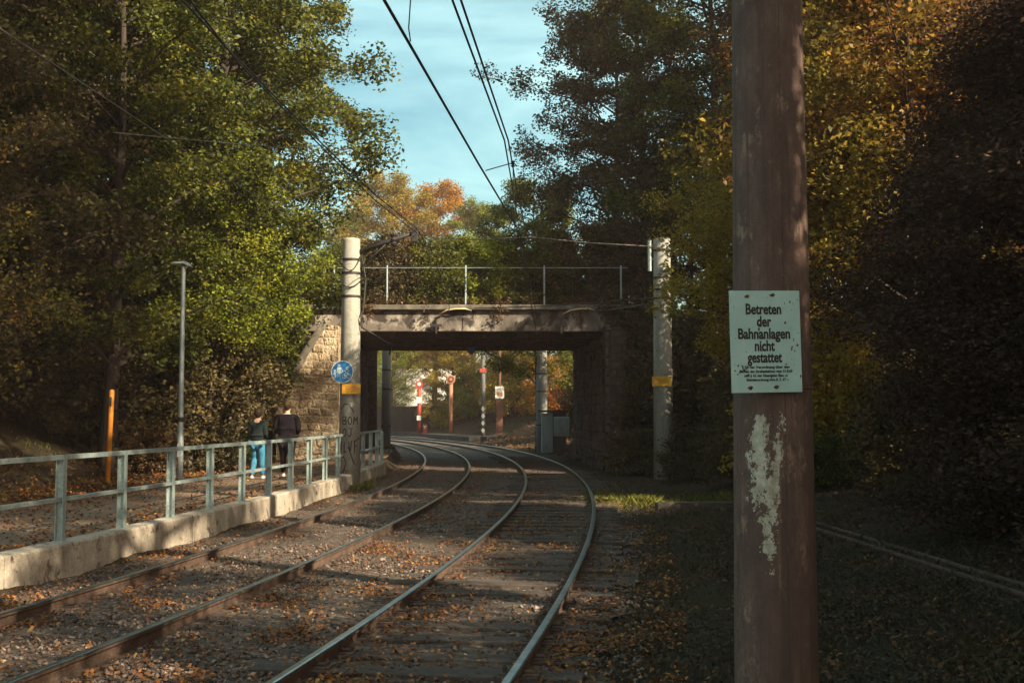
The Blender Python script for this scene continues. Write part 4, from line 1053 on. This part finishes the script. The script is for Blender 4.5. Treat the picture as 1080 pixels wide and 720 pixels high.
BUSHES = [
 ('bush',-3.4,99,'leaf_bright','yellow green bush behind the low platform, left of the striped post',1.3),
 ('bush',0.2,92,'leaf_yellow','golden bush right of the striped post beyond the bridge',1.5),
 ('bush',3.2,84,'leaf_orange','orange bush behind the notice post beyond the bridge',1.3),
 ('bush',5.4,70,'leaf_brown','brown bush right of the line cabinet beyond the bridge',1.3),
 ('bush',4.6,60,'leaf_dark','dark bush just behind the line cabinet beyond the bridge',1.0),

 ('bush',-7.9,41.2,'leaf_green','green bush above the top corner of the pale wing wall',.9),
 ('bush',-9.5,37.4,'leaf_green','bush spilling against the left edge of the pale wing wall',1.25),
 ('bush',-9.4,35.0,'leaf_dark','dark bush behind the walking people',1.15),
 ('bush',-10.9,32.4,'leaf_dark','dark bush right behind the foot of the street lamp',1.2),
 ('bush',-13.0,31.6,'leaf_dark','dark bush behind the orange marker post',1.35),
 ('bush',-15.2,30.2,'leaf_brown','brownish bush left of the orange marker post',1.25),
 ('bush',-16.6,28.0,'leaf_dark','dark bush at the left edge of the photo',1.4),
 ('low',-12.9,25.2,'leaf_green','low green bush at the left edge behind the path',.9),
 ('bush',-11.6,36.0,'leaf_bright','sunlit yellow green bush high on the left bank',1.7),
 ('bush',-14.8,35.5,'leaf_green','green bush high on the left bank beside the sunlit one',1.7),
 ('bush',-9.8,39.6,'leaf_bright','yellow green bush high above the sloping wing wall',1.3),
 ('low',-9.2,32.9,'leaf_dark','low dark bush at the path edge left of the walking people',1.15),
 ('low',-9.0,35.2,'leaf_green','low green bush at the path edge behind the walking people',1.1),
 ('low',-10.2,31.0,'leaf_brown','low brown bush just right of the street lamp foot',1.0),
 ('bush',-6.2,41.7,'leaf_green','bush on the bridge deck nearest the left mast',.75),
 ('bush',-4.4,41.9,'leaf_dark','dark bush on the bridge beside the left fence post',.9),
 ('bush',-2.6,41.7,'leaf_green','green bush on the bridge behind the second fence post',.85),
 ('bush',-0.9,41.6,'leaf_bright','yellow green bush on the middle of the bridge',.85),
 ('bush',0.8,41.7,'leaf_green','green bush on the bridge right of its middle',.92),
 ('bush',2.4,41.9,'leaf_dark','dark bush on the bridge behind the right fence post',1.0),
 ('bush',4.4,41.7,'leaf_dark','dark bush at the right end of the bridge',1.0),
 ('bush',6.2,38.4,'leaf_dark','dark ivy clad bush against the right wing wall',1.35),
 ('bush',8.2,35.6,'leaf_dark','dark bush on the right bank behind the right mast',1.5),
 ('bush',7.4,31.8,'leaf_dark','dark bush at the foot of the small yellow tree',1.1),
 ('bush',7.2,26.6,'leaf_yellow','golden bush low beside the brown pole',1.0),
 ('bush',9.6,22.4,'leaf_brown','brown bush between the golden tree and the evergreen hedge',1.2),
 ('bush',7.5,20.2,'leaf_dark','dark bush at the foot of the gold and rust coloured tree',.75),
 ('low',5.3,32.0,'leaf_dark','low plant in front of the foot of the right mast',1.0),
 ('low',6.0,28.0,'leaf_dark','low dark plant right of the right mast',1.1),
 ('low',4.1,36.8,'leaf_dark','low dark plant at the corner of the right abutment',1.0),
 ('low',6.4,24.2,'leaf_green','low green plant just behind the brown pole',.8),
]
for i, (kind, x, y, mt, lab, s_) in enumerate(BUSHES):
    zz = 5.57 if (41.5 < y < 43 and -6.5 < x < 5) else None
    plant(kind, 'bush', x, y, mt, lab, s_, i*1.7, 'bush', None, zz)
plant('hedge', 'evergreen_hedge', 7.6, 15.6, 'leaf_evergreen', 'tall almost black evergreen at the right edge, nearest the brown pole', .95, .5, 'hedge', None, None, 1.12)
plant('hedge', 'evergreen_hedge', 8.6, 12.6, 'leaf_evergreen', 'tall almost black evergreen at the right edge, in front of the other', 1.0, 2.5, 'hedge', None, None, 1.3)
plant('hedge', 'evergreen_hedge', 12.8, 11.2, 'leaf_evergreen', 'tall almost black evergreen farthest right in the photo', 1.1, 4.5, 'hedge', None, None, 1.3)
plant('hedge', 'evergreen_hedge', 7.6, 8.6, 'leaf_evergreen', 'unseen evergreen to the right of the brown pole, added to shade the ground', .7, 1.5, 'hedge', None, None, 1.0)  # this and the next added out of view to shade the right hand ground
plant('hedge', 'evergreen_hedge', 7.2, 4.6, 'leaf_evergreen', 'unseen evergreen nearest the photographer, added to shade the ground', .62, 3.5, 'hedge', None, None, 1.0)
# unseen trees shading the near ground; lofty ones added to shade the left bank
SHADE = [('lofty',7.6,11.0,.95,'unseen lofty tree to the right, added so its high crown shades the left bank'),('lofty',9.8,3.5,1.0,'unseen lofty tree beside the photographer on the right, added for its shade'),('lofty',5.5,2.0,.85,'unseen lofty tree nearest the photographer, added for its shade'),
         ('open',6.0,4.0,.66,'loose low tree just outside the photo at the right'),('twiggy',6.3,1.4,.95,'loose low tree to the right of the photographer'),('broad2',11.5,-3.0,.6,'leafy tree behind the photographer to the right'),
         ('open',6.6,-4.5,.7,'loose tree behind the photographer'),('open',2.5,-8.0,.8,'loose tree far behind the photographer'),('broad',14.0,3.5,.62,'broad tree far right of the photographer')]
for i, (kind, x, y, s_, lab) in enumerate(SHADE): plant(kind, 'leafy_tree', x, y, 'leaf_dark', lab, s_, i*2.1, z=0)
# ivy on the shaded abutment and hanging from the right of the bridge
rs = np.random.RandomState(21)
def ivy(name, pts, label, mat, per=60, cl=.28, L=.11):
    V = np.concatenate([leaves(rs, cloud(rs, p, int(per*rs.uniform(.6,1.3)), cl, cl), L, L*.8) for p in pts])
    o = link(name, quads_mesh(name, V), M[mat]); return tag(o, label, 'ivy')
pts = []
for k in range(110):
    x = rs.uniform(3.9, 8.8); z = rs.uniform(.2, 5.6)
    if x < 5 and z < 3 and rs.rand() < .6: continue
    pts.append((x, 39.35-rs.rand()*.25, z))
for k in range(30): pts.append((rs.uniform(3.2,5.4), 39.4+rs.rand()*.4, rs.uniform(5.1,6.3)))
ivy('wall_ivy', pts, 'dark ivy climbing the right wing wall of the bridge', 'leaf_dark')
pts = [(rb.x+math.sin(a)*.33, rb.y-math.cos(a)*.33, rb.z+z) for a, z in zip(rs.uniform(.1,1.6,26), rs.uniform(3.6, hr-.2, 26))]
ivy('mast_ivy', pts, 'leafy ivy clinging to the upper right of the shaded mast', 'leaf_green', 16, .16, .10)
pts = [(x, 39.85+rs.rand()*.3, 5.8+rs.rand()*.22) for x in rs.uniform(-7.5, 4, 130)] + [(x+rs.normal(0,.15), 39.7, 5.75-rs.rand()*rs.choice([.25,.5])) for x in rs.choice([-4.9,-3.1,-.4,2.4,3.2,3.6], 40)]
ivy('coping_weeds', pts, 'ragged weeds growing along the coping of the bridge', 'leaf_brown', 22, .16, .07)

# ------------------------------------------------------------------ ground cover
rs = np.random.RandomState(31)
def scatter_track(n, s0, s1, D0, D1, p=1.6):
    D = D0*(D1/D0)**(rs.rand(n)**(1/p*1.0)) if False else 1/((1/D0)-(rs.rand(n))*((1/D0)-(1/D1)))
    s = s0+(s1-s0)*rs.rand(n); return s, D
def place(s, D, z):
    e = np.minimum(D-33, 80); a = 1.95 - e*e/322 - np.maximum(D-113, 0)*80/161
    return np.stack([a+s, D, z], 1)
def litter(n, s0, s1, D0, D1, zf, L, keep=None):
    s, D = scatter_track(n, s0, s1, D0, D1)
    if keep is not None:
        k = keep(s, D) > rs.rand(len(s)); s, D = s[k], D[k]
    pos = place(s, D, np.zeros(len(s)));  pos[:, 2] = zf(pos[:, 0], pos[:, 1], s)
    n = len(pos); yaw = rs.rand(n)*2*PI; tl = rs.normal(0, .35, (n, 2))
    d = np.stack([np.cos(yaw), np.sin(yaw), tl[:, 0]], 1); sd = np.stack([-np.sin(yaw), np.cos(yaw), tl[:, 1]], 1)
    l = (L*rs.uniform(.6, 1.3, n))[:, None]; pos[:, 2] += .012+np.abs(tl[:, 0])*l[:, 0]*.4
    up = np.array([0,0,1.0])*l*rs.uniform(0,.25,n)[:, None]
    # six-point leaf: base, two shoulders, tip
    a = pos-d*l*.5; b = pos+d*l*.5; c1 = pos+sd*l*.34+up; c2 = pos-sd*l*.34+up*.6
    return np.stack([a, c1, b, c2], 1).reshape(-1, 3)
vn = lambda s, D, f, o: np.sin(s*f+o+np.sin(D*f*.7+o*2)*1.7)*np.sin(D*f*.6+o*1.3+np.sin(s*f*1.3)*1.2)
zb_ = lambda X, Y, s: np.full(len(X), .05)
near_rail = lambda s: np.exp(-((s+4.9+.35)/.5)**2)*.4+np.exp(-((s+3.28-.25)/.3)**2)*.8+np.exp(-((s+1.55-.3)/.35)**2)*1.0+np.exp(-((s-.25)/.3)**2)*.3+np.exp(-((s+5.8)/.25)**2)*1.2
kp = lambda s, D: np.clip(.05 + .85*near_rail(s)*np.clip(.55+.9*vn(s, D, 1.1, .3), .15, 1.3) + .8*np.clip(vn(s, D, 2.1, 1.0)-.3, 0, 1), 0, 1)*np.where(np.abs(s)<.09, 0, 1)*np.where(np.abs(s+1.55)<.09, 0, 1)*np.where(np.abs(s+3.28)<.09, 0, 1)*np.where(np.abs(s+4.9)<.09, 0, 1)
V = litter(170000, -5.9, 1.2, 5.0, 60, zb_, .042, kp)
tag(link('fallen_leaves', quads_mesh('fallen_leaves', V), M['litter']), 'orange fallen leaves over the ballast', None, None, 'stuff')
V = np.concatenate([litter(16000, -9.4, -6.3, 9, 50, lambda X, Y, s: np.full(len(X), .40), .06, lambda s, D: np.clip(.28+.9*np.exp(-((s+9.2)/.6)**2)+.6*np.exp(-((s+6.4)/.3)**2), 0, 1)),
                    litter(22000, -13.5, -9.2, 12, 50, lambda X, Y, s: hgt(X, Y), .07)])
tag(link('path_leaves', quads_mesh('path_leaves', V), M['litter']), 'fallen leaves on the footpath and its verge', None, None, 'stuff')
V = litter(75000, .8, 9, 4.5, 45, lambda X, Y, s: hgt(X, Y), .05, lambda s, D: np.clip(.3+.8*vn(s, D, 1.7, 3.0), 0.03, 1))
V = np.concatenate([V, litter(26000, 1.5, 16, 42, 112, lambda X, Y, s: hgt(X, Y), .13), litter(9000, -9, -6, 50, 100, lambda X, Y, s: hgt(X, Y)+.06, .12)])
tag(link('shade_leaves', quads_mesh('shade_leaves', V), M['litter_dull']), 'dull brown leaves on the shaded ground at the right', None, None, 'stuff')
# creeping plants on the right-hand ground and between the rails
def plants(n, s0, s1, D0, D1, keep, hmax, L):
    s, D = scatter_track(n, s0, s1, D0, D1); k = keep(s, D) > rs.rand(n); s, D = s[k], D[k]
    pos = place(s, D, np.zeros(len(s))); pos[:, 2] = hgt(pos[:, 0], pos[:, 1]) + .03 + rs.rand(len(s))**2*hmax
    return leaves(rs, pos, L, L*.6, .8, 0)
V = np.concatenate([plants(170000, .6, 9, 4.5, 40, lambda s, D: np.clip(.38+.9*vn(s, D, 1.3, .4), 0.05, 1)*np.clip((s-.5)/.9, 0, 1), .10, .042),
                    plants(16000, -5.8, 1.5, 5, 30, lambda s, D: np.clip(-.1+1.0*vn(s, D, 1.9, 2.2), 0, .7), .05, .04)])
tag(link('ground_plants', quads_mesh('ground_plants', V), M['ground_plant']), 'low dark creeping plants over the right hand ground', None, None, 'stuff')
def blades(n, cx, cy, rx, ry, h, z=None):
    x = cx+rs.normal(0, rx, n); y = cy+rs.normal(0, ry, n); z = hgt(x, y) if z is None else np.full(n, z)
    a = rs.rand(n)*2*PI; hh = h*rs.uniform(.4, 1.2, n); w_ = .005; ln = rs.normal(0, .45, (n, 2))*hh[:, None]
    b = np.stack([x, y, z], 1); sd = np.stack([np.cos(a), np.sin(a), np.zeros(n)], 1)*w_
    tip = b+np.stack([ln[:, 0], ln[:, 1], hh], 1); mid = b+np.stack([ln[:, 0]*.3, ln[:, 1]*.3, hh*.6], 1)
    return np.stack([b-sd, b+sd, mid+sd*.8, tip], 1).reshape(-1, 3)
g1 = on(665, 526, .08); g2 = on(650, 524, .08)
V = np.concatenate([blades(2600, g1.x, g1.y, .45, .8, .11), blades(500, on(678,527,.1).x, on(678,527,.1).y, .13, .3, .2), blades(900, on(760,520,.2).x, on(760,520,.2).y, .7, .8, .13), blades(900, on(640,520,.1).x, on(640,520,.1).y, .3, .8, .12),
                    blades(900, -10.2, 19, .8, 3.0, .10), blades(500, -11.6, 27, 1.0, 2.5, .12), blades(300, -3.75, 28.6, .12, .25, .16, .05), blades(900, -4.0, 31, .15, 1.6, .10, .05)])
gs, gD = scatter_track(20000, .8, 7.5, 4.6, 30); gk = np.clip(.4+.9*vn(gs, gD, 1.6, 2.9), .05, 1) > rs.rand(len(gs)); gs, gD = gs[gk], gD[gk]
gp = place(gs, gD, gs*0); gz = hgt(gp[:, 0], gp[:, 1]); n = len(gs); a = rs.rand(n)*2*PI; hh = .11*rs.uniform(.3, 1.2, n); ln = rs.normal(0, .5, (n, 2))*hh[:, None]
b = np.stack([gp[:, 0], gp[:, 1], gz], 1); sd = np.stack([np.cos(a), np.sin(a), np.zeros(n)], 1)*.0045
V2 = np.stack([b-sd, b+sd, b+np.stack([ln[:, 0]*.3, ln[:, 1]*.3, hh*.6], 1)+sd*.8, b+np.stack([ln[:, 0], ln[:, 1], hh], 1)], 1).reshape(-1, 3)
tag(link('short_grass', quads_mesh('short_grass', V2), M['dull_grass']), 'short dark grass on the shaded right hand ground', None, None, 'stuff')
tag(link('grass_tufts', quads_mesh('grass_tufts', V), M['grass']), 'tufts of yellow green grass beside the rails and the path', None, None, 'stuff')
# loose ballast stones near the photographer
s, D = scatter_track(75000, -5.85, .9, 5.0, 38)
kk = (np.clip(.35+.6*vn(s, D, 1.5, 5.0), .08, 1) > rs.rand(len(s))) & (np.abs(s) > .08) & (np.abs(s+1.55) > .08) & (np.abs(s+3.28) > .08) & (np.abs(s+4.9) > .08)
s, D = s[kk], D[kk]
pos = place(s, D, np.full(len(s), .045)); n = len(pos)
octv = np.array([[1,0,0],[0,1,0],[-1,0,0],[0,-1,0],[0,0,1],[0,0,-1.0]]); octf = np.array([[0,1,4],[1,2,4],[2,3,4],[3,0,4],[1,0,5],[2,1,5],[3,2,5],[0,3,5]])
sz = rs.uniform(.010, .028, n)
Vv = octv[None]*sz[:, None, None]*rs.uniform(.6, 1.3, (n, 6, 1))*np.array([1,1,.75]) + rs.normal(0, .3, (n, 6, 3))*sz[:, None, None]
yaw = rs.rand(n)*6.28; cy_, sy_ = np.cos(yaw), np.sin(yaw)
X_ = Vv[..., 0]*cy_[:, None]-Vv[..., 1]*sy_[:, None]; Y_ = Vv[..., 0]*sy_[:, None]+Vv[..., 1]*cy_[:, None]
Vv = np.stack([X_, Y_, Vv[..., 2]], -1)+pos[:, None]
FF = (octf[None]+np.arange(n)[:, None, None]*6).reshape(-1)
me = bpy.data.meshes.new('ballast_stones'); me.vertices.add(n*6); me.vertices.foreach_set('co', Vv.astype(np.float32).ravel())
me.loops.add(len(FF)); me.loops.foreach_set('vertex_index', FF.astype(np.int32)); me.polygons.add(n*8); me.polygons.foreach_set('loop_start', np.arange(0, n*24, 3, dtype=np.int32)); me.update(calc_edges=True); me.validate()
tag(link('ballast_stones', me, M['stone_bits']), 'loose ballast stones between the rails', None, None, 'stuff')

# ------------------------------------------------------------------ people
def skin(name, joints, edges, root, sub=2):
    names = list(joints); ix = {k: i for i, k in enumerate(names)}
    me = bpy.data.meshes.new(name); me.from_pydata([joints[k][0] for k in names], [(ix[a], ix[b]) for a, b in edges], []); me.update()
    o = bpy.data.objects.new(name, me); C.objects.link(o)
    md = o.modifiers.new('skin', 'SKIN'); md.use_smooth_shade = True
    sv = me.skin_vertices[0].data
    for k in names:
        r = joints[k][1]; r = r if hasattr(r, '__len__') else (r, r)
        sv[ix[k]].radius = r; sv[ix[k]].use_root = (k == root)
    s_ = o.modifiers.new('sub', 'SUBSURF'); s_.levels = sub; s_.render_levels = sub
    dg = bpy.context.evaluated_depsgraph_get(); dg.update()
    out = bpy.data.meshes.new_from_object(o.evaluated_get(dg)); bpy.data.objects.remove(o)
    out.name = name; return out
M['skin'] = plain('skin', (.45,.27,.19), .55, 0, .08)
M['hair_dark'] = plain('hair_dark', (.022,.014,.010), .6, 0, .3, 40)
M['hair_light'] = plain('hair_light', (.07,.038,.02), .6, 0, .3, 40)
M['knit_green'] = weathered('knit_green', (.010,.017,.017), (.016,.024,.024), (.024,.032,.03), .95, 6, (1,1,1), bstr=.3, bscale=60)
M['knit_black'] = weathered('knit_black', (.007,.006,.009), (.010,.008,.012), (.016,.013,.016), .95, 6, (1,1,1), bstr=.3, bscale=60)
M['denim'] = weathered('denim', (.03,.14,.24), (.05,.2,.32), (.09,.27,.39), .9, 7, (1,1,1), bstr=.3, bscale=60)
M['dark_trouser'] = weathered('dark_trouser', (.009,.007,.008), (.013,.010,.011), (.02,.015,.016), .9, 7, (1,1,1), bstr=.3, bscale=60)
for k_ in ('knit_green', 'knit_black', 'denim', 'dark_trouser', 'hair_dark', 'hair_light'):
    M[k_].node_tree.nodes['Principled BSDF'].inputs['Specular IOR Level'].default_value = .08
M['shoe_white'] = plain('shoe_white', (.62,.62,.58), .6, 0, .1)
M['shoe_dark'] = plain('shoe_dark', (.04,.035,.035), .6, 0, .2)
def person(base, rz, hgt_, label, top, trous, shoe, hair, legs, sh=.19, build=1.0):
    """a figure walking away: legs = for each side (knee, ankle) offsets (forward, height); facing +y"""
    k = hgt_/1.75
    p = empty('person', base, label, 'person', None, rz); p.scale = (k, k, k)
    J = {}; E = []
    def j(n, x, y, z, r, par=None):
        J[n] = (Vector((x, y, z)), r)
        if par: E.append((par, n))
    j('pelvis', 0, 0, .95, (.145*build, .11*build)); j('waist', 0, .0, 1.08, (.145*build, .10*build), 'pelvis'); j('chest', 0, .02, 1.28, (.17*build, .12*build), 'waist')
    j('upper', 0, .01, 1.41, (.13, .085), 'chest'); j('neck', 0, .02, 1.49, .062, 'upper'); j('jaw', 0, .05, 1.57, (.06, .068), 'neck')
    j('skull', 0, .04, 1.65, (.08, .1), 'jaw'); j('crown', 0, .03, 1.71, (.06, .075), 'skull'); j('nose', 0, .15, 1.62, .011, 'skull')
    for sd, s in (('l', -1), ('r', 1)):
        j('ear'+sd, s*.082, .04, 1.625, .014, 'skull')
        (ky, kz), (ay, az), (ty_, tz) = legs[sd]
        j('hip'+sd, s*.095, 0, .88, .088*build, 'pelvis'); j('thigh'+sd, s*.098, ky*.5, (.88+kz)/2, .075*build, 'hip'+sd); j('knee'+sd, s*.1, ky, kz, .054, 'thigh'+sd)
        j('calf'+sd, s*.1, ky+(ay-ky)*.35, kz+(az-kz)*.35, .054, 'knee'+sd); j('ank'+sd, s*.1, ay, az, .036, 'calf'+sd); j('toe'+sd, s*.115, ty_, tz, .034, 'ank'+sd)
        j('sho'+sd, s*sh, .01, 1.40, .058, 'upper'); j('elb'+sd, s*(sh+.035), .0, 1.12, .05, 'sho'+sd); j('wri'+sd, s*(sh-.03), .2, 1.02, .03, 'elb'+sd)
        j('palm'+sd, s*(sh-.07), .26, 1.0, (.036, .018), 'wri'+sd)
        for f, (fx, fl) in enumerate(((-.028,.07),(-.010,.08),(.010,.076),(.028,.06))):
            j('f%d%s' % (f, sd), s*(sh-.085)+fx*.5, .285+.012*f*0, .99+fx*.8, .0095, 'palm'+sd)
            j('g%d%s' % (f, sd), s*(sh-.11)+fx*.5, .29+fl*.45, .975+fx*.8, .0085, 'f%d%s' % (f, sd)); j('h%d%s' % (f, sd), s*(sh-.14)+fx*.3, .285+fl*.55, .955+fx*.8, .007, 'g%d%s' % (f, sd))
        j('th'+sd, s*(sh-.08), .245, 1.035, .010, 'palm'+sd); j('ti'+sd, s*(sh-.10), .285, 1.05, .008, 'th'+sd)
    link('body', skin('body', J, E, 'pelvis'), M['skin'], p)
    def garment(nm, names, grow, mat, extra=()):
        jj = {n: (J[n][0], tuple(q+grow for q in (J[n][1] if hasattr(J[n][1], '__len__') else (J[n][1],)*2))) for n in names}
        for n, pos, r, par in extra: jj[n] = (Vector(pos), r)
        ee = [(a, b) for a, b in E if a in jj and b in jj] + [(par, n) for n, pos, r, par in extra]
        return link(nm, skin(nm, jj, ee, 'pelvis'), M[mat], p)
    t_ = [n for n in J if n in ('pelvis','waist','chest','upper') or n[:3] in ('sho','elb','wri')]
    tp_ = garment('jumper', t_, .022, top, [('collar', (0,.018,1.465), (.078,.07), 'upper'), ('hem', (0,-.005,.83), (.185*build,.14*build), 'pelvis')])
    garment('trousers', [n for n in J if n == 'pelvis' or n[:3] in ('hip','thi','kne','cal','ank') and len(n) < 8], .026, trous)
    for sd, s in (('l', -1), ('r', 1)):
        (ky, kz), (ay, az), (ty_, tz) = legs[sd]
        a = Vector((s*.1, ay-.035, az-.045)); b = Vector((s*.118, ty_+.03, tz-.005))
        jj = {'heel': (a, (.043,.045)), 'mid': (a.lerp(b,.5)+Vector((0,0,-.002)), (.045,.037)), 'tip': (b, (.042,.028))}
        link('shoe', skin('shoe', jj, [('heel','mid'),('mid','tip')], 'heel'), M[shoe], p)
    m = MB(); nu, nv = 20, 14
    for a in range(nv+1):
        th = PI*a/nv
        for b in range(nu):
            ph = 2*PI*b/nu; wob = 1+.035*math.sin(ph*5+a)+.03*math.sin(ph*9-a*2)
            x, y, z = .092*math.sin(th)*math.cos(ph)*wob, .025+.108*math.sin(th)*math.sin(ph)*wob, 1.665+.112*math.cos(th)
            if y > .07 and z < 1.70: y = .07
            if z < 1.60: x *= .82; y = y*.8-.005
            m.v.append((x, y, z))
    for a in range(nv):
        for b in range(nu):
            b2 = (b+1) % nu; m.f.append((a*nu+b, (a+1)*nu+b, (a+1)*nu+b2, a*nu+b2))
    if hair == 'hair_dark': m.v = [(x*1.12, (y-.03)*1.12+.03 if y < .06 else y, 1.665+(z-1.665)*(1.05 if z > 1.665 else 1.5)) for x, y, z in m.v]
    m.build('hair', M[hair], p, True)
    return p
wb = on(271, 505, .40); mb_ = on(302, 503.5, .40)
dr = arcdir(27); pz = math.atan2(dr.y, dr.x)-PI/2
person(wb, pz-R(5), 1.66, 'person in a dark green jumper and bright blue jeans walking away', 'knit_green', 'denim', 'shoe_white', 'hair_dark',
       {'l': ((.10,.52),(-.10,.10),(.03,.035)), 'r': ((.06,.50),(.10,.085),(.24,.035))}, .175, .95)
person(mb_, pz+R(4), 1.82, 'taller person in black clothes with short brown hair walking away', 'knit_black', 'dark_trouser', 'shoe_white', 'hair_light',
       {'l': ((.16,.52),(.20,.09),(.34,.035)), 'r': ((.05,.50),(-.24,.22),(-.17,.09))}, .235, 1.3)

# ------------------------------------------------------------------ thin reddish haze added to lift the darks
hm = bpy.data.materials.new('haze'); hm.use_nodes = True; hn = hm.node_tree; hn.nodes.clear()
pv = hn.nodes.new('ShaderNodeVolumePrincipled'); pv.inputs['Density'].default_value = .0007; pv.inputs['Color'].default_value = (.95, .72, .69, 1)
ho = hn.nodes.new('ShaderNodeOutputMaterial'); hn.links.new(pv.outputs[0], ho.inputs['Volume'])
tag(MB().box((0, 30, 18), (860, 920, 42)).build('haze', hm), 'thin added haze lifting the dark tones', None, None, 'stuff')
sc.cycles.volume_bounces = 0
